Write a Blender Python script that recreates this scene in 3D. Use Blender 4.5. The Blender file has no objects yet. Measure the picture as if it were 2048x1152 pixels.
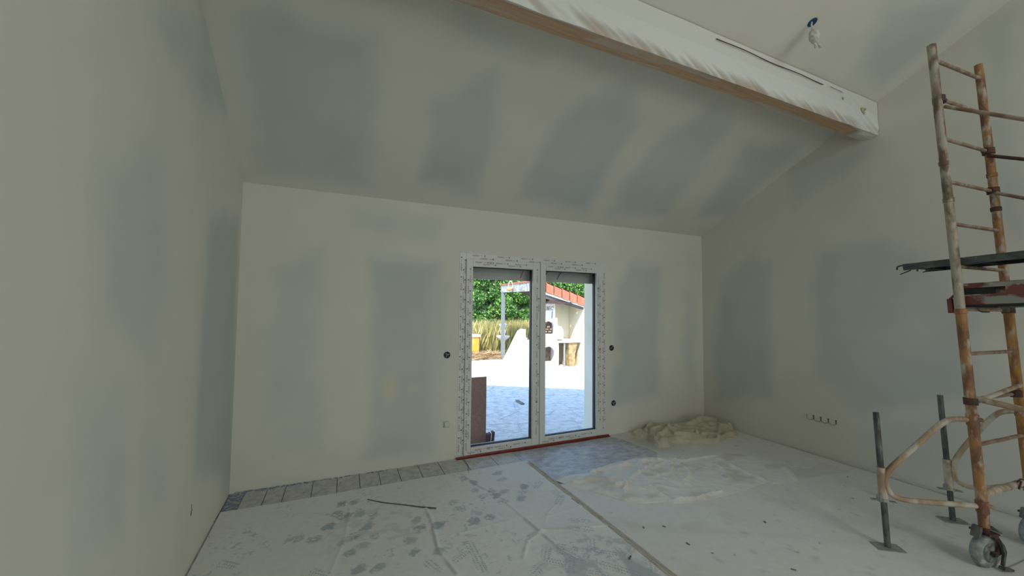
import bpy, bmesh, math, random
import numpy as np
from mathutils import Vector, Matrix
from mathutils.geometry import delaunay_2d_cdt
random.seed(7); rng = np.random.default_rng(7)
SC = bpy.context.scene; COL = SC.collection

# ------------------------------------------------------------------ camera
F_PX = 789.81078; YAW, PITCH, ROLL = 0.42934, 0.04993, 0.00991
sy, cy, sp, cp = math.sin(YAW), math.cos(YAW), math.sin(PITCH), math.cos(PITCH)
fw = Vector((sy*cp, cy*cp, sp)); rt0 = Vector((cy, -sy, 0)); up0 = rt0.cross(fw)
rt = rt0*math.cos(ROLL) + up0*math.sin(ROLL); up = -rt0*math.sin(ROLL) + up0*math.cos(ROLL)
cd = bpy.data.cameras.new('camera'); cam = bpy.data.objects.new('camera', cd); COL.objects.link(cam)
cam.matrix_world = Matrix(((rt.x, up.x, -fw.x, 0.73723), (rt.y, up.y, -fw.y, -4.12475), (rt.z, up.z, -fw.z, 1.60984), (0, 0, 0, 1)))
cd.sensor_width = 36; cd.lens = F_PX*36/2048; cd.clip_start = 0.05; cd.clip_end = 300
SC.camera = cam
# ------------------------------------------------------------------ light, sky, exposure
SC.view_settings.view_transform = 'Standard'; SC.view_settings.look = 'None'
SC.view_settings.gamma = 1; SC.view_settings.use_curve_mapping = False
SC.view_settings.exposure = 0.09
SKY_STRENGTH = 0.72; SUN_STRENGTH = 7.0; WINDOW_W = 54.0; FILL_W = 58.0
SUN_DIR = Vector((0.36, 0.50, -0.68)).normalized()          # direction the light travels
w = bpy.data.worlds.new('world'); SC.world = w; w.use_nodes = True
nt = w.node_tree; sky = nt.nodes.new('ShaderNodeTexSky'); sky.sky_type = 'NISHITA'; sky.sun_disc = False
sky.sun_elevation = math.asin(-SUN_DIR.z); sky.sun_rotation = math.atan2(-SUN_DIR.x, -SUN_DIR.y)
sky.air_density = 1.0; sky.dust_density = 0.4
bg = nt.nodes['Background']; bg.inputs['Strength'].default_value = SKY_STRENGTH
nt.links.new(sky.outputs[0], bg.inputs[0])
sd = bpy.data.lights.new('sun', 'SUN'); sd.energy = SUN_STRENGTH; sd.angle = 0.01; sd.color = (1.0, 0.95, 0.86)
so = bpy.data.objects.new('sun', sd); COL.objects.link(so); so.location = (0, -3, 20)
so.rotation_euler = SUN_DIR.to_track_quat('-Z', 'Y').to_euler()
def area(name, loc, direction, sx, sz, watts, color):
    l = bpy.data.lights.new(name, 'AREA'); l.shape = 'RECTANGLE'; l.size = sx; l.size_y = sz; l.energy = watts; l.color = color
    o = bpy.data.objects.new(name, l); COL.objects.link(o); o.location = loc
    o.rotation_euler = Vector(direction).to_track_quat('-Z', 'Z').to_euler(); return o
# daylight through the wide glazed opening in the unseen rear wall
area('daylight_rear_window', (3.75, -9.5, 1.45), (0, 1, 0), 3.5, 2.3, WINDOW_W, (0.99, 1.0, 0.955))
area('rear_slope_fill', (3.9, -7.0, 3.90), (0, .441, -.897), 2.4, 1.3, FILL_W, (0.97, 1.0, 0.965))   # unseen fill lamp added under the rear slope to brighten the floor

# ------------------------------------------------------------------ helpers
def tag(o, label=None, cat=None, group=None, kind=None):
    if label: o['label'] = label
    if cat: o['category'] = cat
    if group: o['group'] = group
    if kind: o['kind'] = kind
    return o
def empty(name, loc=(0, 0, 0), label=None, cat=None, group=None, kind=None):
    o = bpy.data.objects.new(name, None); COL.objects.link(o); o.location = loc
    return tag(o, label, cat, group, kind)
def wloc(o):
    v = Vector((0, 0, 0))
    while o is not None: v += o.location; o = o.parent
    return v
class MB:
    def __init__(s): s.v = []; s.f = []; s.m = []
    def add(s, vs, fs, mi=0):
        b = len(s.v); s.v += [tuple(v) for v in vs]; s.f += [tuple(i+b for i in f) for f in fs]; s.m += [mi]*len(fs); return s
    def box(s, a, b, mi=0):
        (x0, y0, z0), (x1, y1, z1) = a, b
        return s.add([(x0,y0,z0),(x1,y0,z0),(x1,y1,z0),(x0,y1,z0),(x0,y0,z1),(x1,y0,z1),(x1,y1,z1),(x0,y1,z1)],
                     [(0,3,2,1),(4,5,6,7),(0,1,5,4),(1,2,6,5),(2,3,7,6),(3,0,4,7)], mi)
    def obox(s, c, ax, ay, az, hx, hy, hz, mi=0, ch=0.0):
        c, ax, ay, az = Vector(c), Vector(ax), Vector(ay), Vector(az); vs = []
        for sz in (-1, 1):
            for sx, sy_ in ((-1,-1),(1,-1),(1,1),(-1,1)): vs.append(c+ax*hx*sx+ay*hy*sy_+az*hz*sz)
        return s.add(vs, [(0,3,2,1),(4,5,6,7),(0,1,5,4),(1,2,6,5),(2,3,7,6),(3,0,4,7)], mi)
    def tube(s, pts, r, n=12, mi=0, cap=True, closed=False):
        P = [Vector(p) for p in pts]; rs = r if isinstance(r, (list, tuple)) else [r]*len(P)
        base = len(s.v); prev = None; rings = []
        for i, p in enumerate(P):
            a = P[i-1] if (i > 0 or closed) else p; b = P[(i+1) % len(P)] if (i < len(P)-1 or closed) else p
            t = (b-a).normalized()
            if prev is None:
                q = Vector((0,0,1)) if abs(t.z) < .9 else Vector((1,0,0)); u_ = t.cross(q).normalized()
            else:
                u_ = (prev - t*prev.dot(t)).normalized()
            prev = u_; v_ = t.cross(u_)
            ring = [p + (u_*math.cos(2*math.pi*k/n)+v_*math.sin(2*math.pi*k/n))*rs[i] for k in range(n)]
            rings.append([len(s.v)+k for k in range(n)]); s.v += [tuple(x) for x in ring]
        m = len(rings)
        for i in range(m if closed else m-1):
            A, B = rings[i], rings[(i+1) % m]
            for k in range(n): s.f.append((A[k], A[(k+1)%n], B[(k+1)%n], B[k])); s.m.append(mi)
        if cap and not closed:
            s.f.append(tuple(reversed(rings[0]))); s.m.append(mi); s.f.append(tuple(rings[-1])); s.m.append(mi)
        return s
    def lathe(s, c, axis, prof, n=28, mi=0):
        c = Vector(c); t = Vector(axis).normalized(); q = Vector((0,0,1)) if abs(t.z) < .9 else Vector((1,0,0))
        u_ = t.cross(q).normalized(); v_ = t.cross(u_); rings = []
        for h, r in prof:
            rings.append([len(s.v)+k for k in range(n)])
            s.v += [tuple(c+t*h+(u_*math.cos(2*math.pi*k/n)+v_*math.sin(2*math.pi*k/n))*r) for k in range(n)]
        for A, B in zip(rings, rings[1:]):
            for k in range(n): s.f.append((A[k], A[(k+1)%n], B[(k+1)%n], B[k])); s.m.append(mi)
        s.f.append(tuple(reversed(rings[0]))); s.m.append(mi); s.f.append(tuple(rings[-1])); s.m.append(mi)
        return s
    def prism(s, poly, d, mi=0):
        n = len(poly); d = Vector(d); A = [Vector(p) for p in poly]
        return s.add(A+[p+d for p in A], [tuple(reversed(range(n))), tuple(range(n, 2*n))]+[(i, (i+1)%n, (i+1)%n+n, i+n) for i in range(n)], mi)
    def build(s, name, mat, parent=None, smooth=False, bevel=0, label=None, cat=None, group=None, kind=None, fixn=True, col=None):
        o0 = wloc(parent) if parent is not None else Vector((0,0,0))
        me = bpy.data.meshes.new(name); me.from_pydata([(x-o0.x, y-o0.y, z-o0.z) for x, y, z in s.v], [], s.f)
        for m in (mat if isinstance(mat, (list, tuple)) else [mat]): me.materials.append(m)
        if isinstance(mat, (list, tuple)): me.polygons.foreach_set('material_index', s.m)
        if fixn:
            b = bmesh.new(); b.from_mesh(me); bmesh.ops.recalc_face_normals(b, faces=b.faces); b.to_mesh(me); b.free()
        if col is not None:
            at = me.color_attributes.new('Col', 'FLOAT_COLOR', 'POINT'); at.data.foreach_set('color', np.asarray(col, np.float32).ravel())
        if smooth:
            me.polygons.foreach_set('use_smooth', [True]*len(me.polygons))
            try: me.set_sharp_from_angle(angle=math.radians(38))
            except Exception: pass
        o = bpy.data.objects.new(name, me); COL.objects.link(o)
        if parent is not None: o.parent = parent
        if bevel:
            md = o.modifiers.new('bevel', 'BEVEL'); md.width = bevel; md.segments = 2; md.limit_method = 'ANGLE'
        return tag(o, label, cat, group, kind)
def recentre(o):                        # put a top-level mesh's origin at its base
    me = o.data; n = len(me.vertices); a = np.empty(n*3); me.vertices.foreach_get('co', a); a = a.reshape(-1, 3)
    c = (a.min(0)+a.max(0))/2; c[2] = a[:, 2].min(); a -= c; me.vertices.foreach_set('co', a.ravel()); o.location = c; me.update(); return o

def vnoise(x, y, seed=0):
    x = np.asarray(x, float); y = np.asarray(y, float)
    xi = np.floor(x).astype(np.int64); yi = np.floor(y).astype(np.int64); fx = x-xi; fy = y-yi
    def h(a, b):
        n = (a*374761393 + b*668265263 + seed*1442695041) & 0xffffffff
        n = ((n ^ (n >> 13))*1274126177) & 0xffffffff
        return ((n ^ (n >> 16)) & 0xffff)/65535.0
    fx = fx*fx*(3-2*fx); fy = fy*fy*(3-2*fy)
    return (h(xi,yi)*(1-fx)+h(xi+1,yi)*fx)*(1-fy)+(h(xi,yi+1)*(1-fx)+h(xi+1,yi+1)*fx)*fy
def fbm(x, y, seed=0, o=4):
    s = 0; a = .5; t = 0
    for i in range(o): s = s+a*vnoise(np.asarray(x)*2**i, np.asarray(y)*2**i, seed+i*17); t += a; a *= .5
    return s/t
def sstep(a, b, x):
    t = np.clip((x-a)/(b-a), 0, 1); return t*t*(3-2*t)
def sdpoly(px, py, poly):               # signed distance, positive inside
    d = np.full(px.shape, 1e9); ins = np.zeros(px.shape, bool); n = len(poly)
    for i in range(n):
        x0, y0 = poly[i]; x1, y1 = poly[(i+1) % n]; ex, ey = x1-x0, y1-y0
        t = np.clip(((px-x0)*ex+(py-y0)*ey)/(ex*ex+ey*ey+1e-12), 0, 1)
        d = np.minimum(d, np.hypot(px-x0-t*ex, py-y0-t*ey))
        c = (y0 > py) != (y1 > py)
        with np.errstate(all='ignore'): ins ^= c & (px < (x1-x0)*(py-y0)/(y1-y0+1e-12)+x0)
    return np.where(ins, d, -d)
def dline(px, py, pl):
    d = np.full(px.shape, 1e9)
    for (x0, y0), (x1, y1) in zip(pl, pl[1:]):
        ex, ey = x1-x0, y1-y0; t = np.clip(((px-x0)*ex+(py-y0)*ey)/(ex*ex+ey*ey+1e-12), 0, 1)
        d = np.minimum(d, np.hypot(px-x0-t*ex, py-y0-t*ey))
    return d

# ------------------------------------------------------------------ materials
MATS = {}
def mat(name, color=(.5,.5,.5), rough=.6, metal=0, color2=None, nscale=8, stretch=(1,1,1), lo=.4, hi=.6, color3=None, n3=20, t3=.6,
        bump=0, bscale=60, vcol=False, vamt=.06, alpha=None, detail=4, w3=.08, spec=None, rough2=None, emit=None):
    m = bpy.data.materials.new(name); m.use_nodes = True; N = m.node_tree.nodes; L = m.node_tree.links; b = N['Principled BSDF']
    b.inputs['Roughness'].default_value = rough; b.inputs['Metallic'].default_value = metal
    if spec is not None: b.inputs['Specular IOR Level'].default_value = spec
    tc = N.new('ShaderNodeTexCoord'); mp = N.new('ShaderNodeMapping'); mp.inputs['Scale'].default_value = stretch
    L.new(tc.outputs['Object'], mp.inputs[0])
    def noise(sc, det=detail, src=mp.outputs[0]):
        n = N.new('ShaderNodeTexNoise'); n.inputs['Scale'].default_value = sc; n.inputs['Detail'].default_value = det; L.new(src, n.inputs['Vector']); return n.outputs['Fac']
    def ramp(f, a, c):
        r = N.new('ShaderNodeMapRange'); r.inputs['From Min'].default_value = a; r.inputs['From Max'].default_value = c; L.new(f, r.inputs['Value']); return r.outputs[0]
    def mix(f, A, B, mode='MIX'):
        x = N.new('ShaderNodeMix'); x.data_type = 'RGBA'; x.blend_type = mode
        if isinstance(f, float): x.inputs['Factor'].default_value = f
        else: L.new(f, x.inputs['Factor'])
        for s_, c_ in ((x.inputs['A'], A), (x.inputs['B'], B)):
            if isinstance(c_, tuple): s_.default_value = (*c_, 1)
            else: L.new(c_, s_)
        return x.outputs['Result']
    if vcol:
        at = N.new('ShaderNodeAttribute'); at.attribute_name = 'Col'; c = at.outputs['Color']
        if vamt: c = mix(ramp(noise(nscale), .3, .7), c, mix(1.0, c, (1-vamt*2,)*3, 'MULTIPLY'))
    elif color2 is not None:
        c = mix(ramp(noise(nscale), lo, hi), tuple(color), tuple(color2))
        if color3 is not None: c = mix(ramp(noise(n3), t3, t3+w3), c, tuple(color3))
    else: c = None; b.inputs['Base Color'].default_value = (*color, 1)
    if c is not None: L.new(c, b.inputs['Base Color'])
    if rough2 is not None: 
        r = N.new('ShaderNodeMapRange'); r.inputs['To Min'].default_value = rough; r.inputs['To Max'].default_value = rough2
        L.new(noise(nscale*1.3), r.inputs['Value']); L.new(r.outputs[0], b.inputs['Roughness'])
    if bump:
        bn = N.new('ShaderNodeBump'); bn.inputs['Strength'].default_value = bump; bn.inputs['Distance'].default_value = .01
        L.new(noise(bscale, 5, tc.outputs['Object']), bn.inputs['Height']); L.new(bn.outputs[0], b.inputs['Normal'])
    if alpha is not None: b.inputs['Alpha'].default_value = alpha
    MATS[name] = m; return m
M_wall = mat('plasterboard', rough=.85, vcol=True, vamt=.02, nscale=3, bump=.05, bscale=90)
M_out = mat('white_render', (.80,.77,.70), .9, color2=(.74,.70,.62), nscale=2.5, bump=.3, bscale=70)
M_floor = mat('dusty_floor', (.58,.60,.62), .38, color2=(.33,.38,.44), nscale=9, stretch=(1,1.6,1), lo=.36, hi=.66, color3=(.20,.25,.33), n3=22, t3=.60, w3=.15, bump=.25, bscale=120, rough2=.6)
M_tile = mat('dusty_tile', (.60,.60,.56), .6, color2=(.44,.46,.45), nscale=13, lo=.42, hi=.68, color3=(.25,.28,.30), n3=34, t3=.62, bump=.3, bscale=150)
M_joint = mat('joint_dark', (.17,.18,.18), .8)
M_bluedust = mat('blue_dust', (.20,.25,.33), .8, color2=(.42,.44,.44), nscale=30, lo=.45, hi=.6)
M_sheet = mat('dust_sheet', rough=.75, vcol=True, vamt=.03, nscale=20, bump=.2, bscale=220)
M_heap = mat('canvas', (.60,.57,.46), .9, color2=(.47,.44,.34), nscale=9, lo=.35, hi=.65, bump=.3, bscale=260)
M_tape = mat('paper_tape', (.52,.49,.42), .8, color2=(.40,.34,.26), nscale=16, stretch=(9,.7,1), lo=.45, hi=.62, color3=(.20,.15,.10), n3=10, t3=.60, bump=.3, bscale=90)
M_pvc = mat('white_pvc', (.70,.72,.70), .35)
M_anth = mat('anthracite_pvc', (.025,.03,.045), .4)
M_gasket = mat('black_gasket', (.012,.013,.018), .6)
M_red = mat('red_tape', (.24,.020,.010), .5, color2=(.15,.012,.008), nscale=14)
M_print = mat('dark_red_print', (.16,.05,.04), .7)
M_mark = mat('grey_print', (.10,.10,.10), .7)
M_shut = mat('shutter_slat', (.42,.42,.38), .55)
M_black = mat('black_plastic', (.012,.014,.02), .45)
M_grey = mat('grey_plastic', (.25,.27,.30), .5)
M_white = mat('white_plastic', (.60,.62,.58), .5)
M_plaster = mat('wet_plaster', (.66,.66,.60), .8, color2=(.56,.56,.50), nscale=60, bump=.6, bscale=70)
M_blue = mat('blue_box', (.012,.05,.12), .4)
M_wood = mat('beam_wood', (.58,.36,.17), .6, color2=(.44,.24,.10), nscale=9, stretch=(.35,6,6), lo=.35, hi=.65, color3=(.20,.10,.045), n3=5, t3=.70, bump=.2, bscale=30)
def paint(name, c1, c2, c3, sc=9, lo=.42, hi=.6, n3=16, t3=.55):
    return mat(name, c1, .55, color2=c2, nscale=sc, stretch=(1,1,.45), lo=lo, hi=hi, color3=c3, n3=n3, t3=t3-.03, w3=.16, bump=.35, bscale=110)
M_or = paint('chipped_orange', (.36,.18,.065), (.17,.085,.045), (.47,.43,.35), sc=16, t3=.54, n3=22)
M_yel = paint('orange_yellow', (.46,.23,.04), (.24,.11,.035), (.47,.42,.32), sc=14, t3=.60, n3=22)
M_spl = paint('plaster_splashed', (.40,.37,.30), (.15,.10,.07), (.25,.16,.09), sc=15, lo=.46, hi=.58, n3=20, t3=.58)
M_rung = paint('rung_paint', (.33,.26,.20), (.22,.13,.09), (.47,.44,.38), sc=14, t3=.62)
M_tan = paint('tan_tube', (.43,.33,.23), (.30,.19,.11), (.54,.50,.43), t3=.48, sc=11, lo=.35, hi=.7)
M_jack = mat('dark_galvanised', (.055,.055,.055), .5, .3, color2=(.14,.14,.13), nscale=24, stretch=(1,1,.4), color3=(.30,.30,.27), n3=40, t3=.66)
M_plate = mat('steel_plate', (.34,.37,.34), .55, .2, color2=(.24,.26,.24), nscale=20)
M_rust = mat('rusty_iron', (.09,.04,.025), .7, color2=(.05,.03,.025), nscale=40, bump=.4, bscale=120)
M_rub = mat('grey_tyre', (.30,.32,.33), .8, color2=(.20,.22,.23), nscale=30, color3=(.42,.44,.43), n3=26, t3=.6)
M_hub = mat('dusty_hub', (.10,.10,.11), .6, color2=(.24,.25,.24), nscale=30)
M_deck = mat('galvanised_deck', (.13,.15,.145), .45, .35, color2=(.08,.09,.09), nscale=12, color3=(.24,.26,.25), n3=30, t3=.66)
M_deck2 = mat('red_worn_deck', (.30,.31,.28), .5, .2, color2=(.19,.065,.055), nscale=5, stretch=(1.4,1.4,3), lo=.46, hi=.56, color3=(.42,.43,.39), n3=9, t3=.6)
M_darkun = mat('dark_underside', (.02,.02,.02), .8)
def vmat(name, rough=.8, transl=0.0):
    m = bpy.data.materials.new(name); m.use_nodes = True; N = m.node_tree.nodes; L = m.node_tree.links
    at = N.new('ShaderNodeAttribute'); at.attribute_name = 'Col'; b = N['Principled BSDF']; b.inputs['Roughness'].default_value = rough
    L.new(at.outputs['Color'], b.inputs['Base Color'])
    if transl:
        t = N.new('ShaderNodeBsdfTranslucent'); L.new(at.outputs['Color'], t.inputs[0]); x = N.new('ShaderNodeMixShader'); x.inputs[0].default_value = transl
        L.new(b.outputs[0], x.inputs[1]); L.new(t.outputs[0], x.inputs[2]); L.new(x.outputs[0], N['Material Output'].inputs['Surface'])
    return m
M_leaf = vmat('leaf', .5, .35); M_vc = vmat('painted', .8)
def glassmat():
    m = bpy.data.materials.new('pane_glass'); m.use_nodes = True; N = m.node_tree.nodes; L = m.node_tree.links; N.remove(N['Principled BSDF'])
    t = N.new('ShaderNodeBsdfTransparent'); t.inputs[0].default_value = (.97,.98,.98,1); g = N.new('ShaderNodeBsdfGlossy'); g.inputs['Roughness'].default_value = .02
    fr = N.new('ShaderNodeFresnel'); fr.inputs[0].default_value = 1.3; x = N.new('ShaderNodeMixShader')
    L.new(fr.outputs[0], x.inputs[0]); L.new(t.outputs[0], x.inputs[1]); L.new(g.outputs[0], x.inputs[2]); L.new(x.outputs[0], N['Material Output'].inputs['Surface']); return m
M_glass = glassmat()
def filmmat():                          # thin translucent plastic film: opacity carried by the Col attribute's alpha-like red channel
    m = bpy.data.materials.new('plastic_film'); m.use_nodes = True; N = m.node_tree.nodes; L = m.node_tree.links; b = N['Principled BSDF']
    b.inputs['Base Color'].default_value = (.80,.81,.78,1); b.inputs['Roughness'].default_value = .35
    at = N.new('ShaderNodeAttribute'); at.attribute_name = 'Col'; L.new(at.outputs['Fac'], b.inputs['Alpha']); return m
M_film = filmmat()
PATCH={
 'back': [(0.5, [(0.211, 1.926), (0.67, 2.187), (0.751, 0.222), (0.253, 0.207)]), (0.4, [(0.601, 0.604), (0.748, 0.589), (0.762, 0.128), (0.599, 0.153)]), (0.75, [(1.051, 2.141), (1.779, 2.11), (1.767, 0.051), (1.06, 0.106)]), (0.4, [(1.598, 1.889), (1.909, 1.901), (1.843, 0.168), (1.581, 0.303)]), (0.7, [(4.073, 1.919), (4.375, 2.264), (4.984, 2.23), (4.888, 0.436), (4.036, 0.347)]), (0.5, [(5.285, 1.887), (5.584, 1.822), (5.598, 0.377), (5.36, 0.467)]), (0.35, [(0.877, 2.645), (1.881, 2.55), (1.775, 2.324), (0.839, 2.395)])] ,
 'right': [(0.75, [(-0.189, 1.464), (-0.295, 2.029), (-0.74, 2.331), (-1.027, 2.173), (-0.989, 0.507), (-0.143, 0.256)]), (0.65, [(-1.479, 2.302), (-2.091, 2.348), (-2.415, 2.181), (-2.735, 1.546), (-2.655, 0.863), (-1.874, 0.493), (-1.518, 0.84), (-1.423, 1.503)]), (0.45, [(-1.146, 3.398), (-2.037, 3.313), (-2.031, 3.106), (-1.247, 2.754)]), (0.5, [(-2.816, 4.022), (-3.056, 4.114), (-2.992, 2.265), (-2.848, 2.458)]), (0.35, [(-1.873, 0.442), (-2.713, 0.875), (-2.691, 0.21), (-1.945, 0.066)])] ,
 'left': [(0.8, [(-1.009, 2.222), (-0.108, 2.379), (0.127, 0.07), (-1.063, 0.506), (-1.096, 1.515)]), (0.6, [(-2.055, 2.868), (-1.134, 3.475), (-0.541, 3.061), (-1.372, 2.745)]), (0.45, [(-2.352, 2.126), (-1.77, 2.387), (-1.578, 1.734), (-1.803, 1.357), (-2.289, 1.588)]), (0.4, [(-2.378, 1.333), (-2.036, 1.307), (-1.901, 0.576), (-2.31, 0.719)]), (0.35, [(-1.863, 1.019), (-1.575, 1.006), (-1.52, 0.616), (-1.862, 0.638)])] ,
 'ceil': [(0.7, [(0.161, -1.339), (0.406, -1.46), (0.977, -1.479), (1.119, -0.107), (0.143, -0.137), (0.131, -0.795)]), (0.7, [(1.426, -1.145), (1.833, -1.476), (2.028, -1.02), (2.155, -0.183), (1.456, -0.232), (1.418, -0.836)]), (0.75, [(2.565, -1.377), (2.93, -1.637), (3.319, -1.362), (3.545, -0.127), (2.537, -0.248), (2.471, -1.12)]), (0.65, [(3.576, -1.084), (3.875, -1.69), (4.347, -1.596), (4.724, -0.26), (3.85, -0.174)]), (0.55, [(4.714, -1.446), (5.496, -1.55), (5.806, -0.474), (5.204, -0.283)]), (0.55, [(4.538, -2.655), (5.319, -2.876), (5.535, -2.598), (5.518, -2.134), (4.96, -2.19)]), (0.4, [(1.383, -1.707), (2.153, -1.666), (2.149, -1.52), (1.431, -1.541)])] }
SMEAR= [(1.918, -0.505), (2.258, -0.52), (1.979, -0.625), (2.237, -0.668), (1.932, -0.776), (2.353, -0.885), (2.067, -0.865), (2.165, -0.897), (2.295, -0.974), (1.955, -0.906), (2.071, -0.946), (2.234, -1.069), (2.079, -1.059), (1.694, -0.913), (1.711, -1.017), (1.821, -1.156), (1.889, -1.249), (1.759, -1.253), (0.961, -0.587), (0.864, -0.571), (0.829, -0.732), (0.88, -0.794), (0.881, -0.863), (0.991, -0.787), (1.08, -0.85), (1.031, -1.006), (1.062, -1.159), (0.935, -1.103), (0.682, -1.025), (0.571, -0.97), (0.857, -1.151), (0.985, -1.232), (0.901, -1.283), (0.773, -0.894), (1.376, -1.052), (1.366, -1.176), (1.5, -1.199), (1.429, -1.506), (1.287, -1.296), (1.052, -1.511), (0.941, -1.487), (1.284, -1.44)]
TREAD= [(2.491, -0.902), (2.566, -1.121), (2.523, -1.227), (2.491, -1.565), (2.433, -1.656), (2.223, -1.805), (2.197, -1.863), (2.149, -1.962), (2.298, -1.916), (2.394, -1.843), (2.417, -1.954), (2.366, -2.079), (2.508, -2.022), (2.572, -2.011), (2.068, -1.801), (2.078, -1.905), (2.437, -2.165), (2.608, -2.175), (1.36, -1.631), (0.211, -1.11), (1.641, -1.561), (1.561, -1.596), (1.634, -1.726), (1.937, -1.92), (2.239, -2.093), (0.726, -1.427)]
CREASE= [[(1.473, -0.879), (1.475, -1.084), (1.431, -1.499), (1.476, -1.767)], [(2.088, -1.057), (2.117, -1.301), (2.151, -1.561), (2.175, -1.795)], [(2.057, -1.587), (2.171, -1.563), (2.434, -1.65), (2.72, -1.717)], [(2.165, -1.574), (2.014, -1.633), (1.913, -1.783)], [(1.936, -0.407), (2.0, -0.722), (2.069, -0.906)], [(2.386, -1.043), (2.568, -1.072), (2.653, -1.256)], [(2.249, -1.421), (2.62, -1.377), (2.757, -1.392)], [(2.106, -1.907), (2.18, -1.965), (2.197, -2.074)], [(0.923, -0.683), (0.874, -1.102), (0.781, -1.451)], [(2.233, -1.49), (2.32, -1.373), (2.474, -1.27)], [(1.544, -1.363), (1.926, -1.356), (2.178, -1.352)]]
CLOTH= [(2.681, -0.882), (2.876, -0.835), (3.029, -0.864), (3.245, -0.814), (3.477, -0.761), (3.742, -0.756), (3.917, -0.8), (4.12, -0.917), (4.482, -0.963), (4.741, -1.008), (4.996, -1.182), (5.187, -1.418), (5.005, -1.596), (4.808, -1.787), (4.71, -1.803), (4.608, -1.792), (4.496, -1.744), (4.486, -1.695), (4.22, -1.713), (4.05, -1.723), (3.816, -1.721), (3.656, -1.718), (3.526, -1.699), (3.352, -1.651), (3.339, -1.6), (3.136, -1.557), (2.985, -1.428), (2.902, -1.267), (2.767, -1.085)]
FOLD= [[(4.576, -1.112), (4.499, -1.444), (4.486, -1.695)], [(5.157, -1.405), (4.916, -1.624), (4.774, -1.784)], [(3.684, -0.82), (3.649, -1.079), (3.637, -1.283), (3.68, -1.447)], [(3.415, -0.914), (3.786, -0.864), (4.117, -1.02), (4.609, -1.049)], [(3.22, -1.249), (3.357, -1.139), (3.739, -0.985), (3.933, -0.927)], [(3.041, -1.424), (3.277, -1.162)], [(3.523, -1.21), (3.786, -1.202), (3.743, -1.474)], [(3.067, -0.893), (3.284, -0.884), (3.542, -0.914)], [(3.411, -1.612), (3.635, -1.672), (3.908, -1.651)], [(4.084, -0.917), (4.015, -1.237), (3.785, -1.381)], [(4.412, -1.204), (4.337, -1.375), (4.225, -1.512)], [(2.728, -0.981), (2.969, -1.029), (3.218, -1.079)], [(2.931, -1.229), (3.157, -1.222), (3.296, -1.387), (3.348, -1.509)], [(3.515, -1.085), (3.598, -0.925), (3.786, -0.864)], [(3.74, -1.053), (3.93, -0.998), (3.952, -1.076), (3.741, -1.244)]]
BARE= [(2.62, -0.38), (3.109, -0.377), (3.851, -0.125), (4.07, -0.177), (4.054, -0.458), (4.107, -0.738), (3.835, -0.885), (2.957, -0.966), (2.644, -0.945), (2.627, -0.641)]
HEAP= [(4.269, 0.038), (4.468, 0.094), (4.822, 0.142), (4.963, 0.007), (5.363, -0.059), (5.758, -0.145), (5.914, -0.184), (5.877, -0.35), (5.674, -0.597), (5.526, -0.688), (5.335, -0.711), (5.162, -0.738), (5.036, -0.781), (4.753, -0.736), (4.587, -0.666), (4.479, -0.564), (4.383, -0.633), (4.264, -0.636), (4.256, -0.488), (4.302, -0.315), (4.238, -0.166)]
HFOLD= [[(4.381, -0.098), (4.687, 0.002), (4.847, -0.017)], [(4.425, -0.202), (4.611, -0.06), (4.876, -0.077)], [(4.321, -0.421), (4.467, -0.262), (4.712, -0.237)], [(4.309, -0.473), (4.503, -0.4), (4.697, -0.317), (4.833, -0.153)], [(4.3, -0.562), (4.454, -0.535)], [(4.709, -0.322), (4.824, -0.454), (5.066, -0.473)], [(4.951, -0.109), (5.118, -0.273), (5.483, -0.284)], [(5.414, -0.181), (5.737, -0.241), (5.629, -0.487)], [(4.909, -0.531), (4.834, -0.639)], [(4.993, -0.607), (5.142, -0.63), (5.446, -0.502), (5.648, -0.495)], [(5.1, -0.732), (5.294, -0.653), (5.521, -0.664)], [(4.629, -0.493), (4.759, -0.587), (4.881, -0.599)], [(4.289, -0.015), (4.354, -0.172), (4.359, -0.34)], [(5.648, -0.152), (5.76, -0.301)], [(4.865, -0.257), (5.044, -0.377)]]
DEBRIS= [(4.136, -1.76), (2.999, -2.108), (3.062, -2.248), (3.183, -2.319), (3.379, -2.565), (2.864, -1.831), (3.592, -2.464), (5.308, -1.943), (4.833, -2.201), (3.492, -1.883), (3.013, -1.881), (3.763, -2.142), (3.847, -2.467), (2.532, -2.066)]
W, H, SL, RID = 5.715, 2.695, 0.4915, 4.8           # room width, eave height, roof slope, ridge distance from the back wall
DX0, DX1, DZ = 1.998, 3.942, 2.205                  # door opening
REAR = -9.6
def ztop(d): return np.where(d <= RID, H+SL*d, H+SL*(2*RID-d))
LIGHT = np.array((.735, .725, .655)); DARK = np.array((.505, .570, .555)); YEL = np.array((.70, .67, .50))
def wallcol(a, b, key, warm=.0, seed=0, yel=()):
    n1 = fbm(a*1.3, b*.9, seed+3); n2 = fbm(a*5, b*3, seed+9)
    k = np.zeros(a.shape)
    ja = a+(n2-.5)*.14; jb = b+(n1-.5)*.16
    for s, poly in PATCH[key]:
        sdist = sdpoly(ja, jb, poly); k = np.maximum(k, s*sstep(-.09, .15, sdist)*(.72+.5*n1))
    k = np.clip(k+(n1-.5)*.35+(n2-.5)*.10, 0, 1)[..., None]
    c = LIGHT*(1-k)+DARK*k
    for (x, y, rx, ry, s) in yel:
        q = np.exp(-(((a-x)/rx)**2+((b-y)/ry)**2)**1.5)*s; c = c*(1-q[..., None])+YEL*q[..., None]
    return np.concatenate([c, np.ones(c.shape[:-1]+(1,))], -1)
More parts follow.
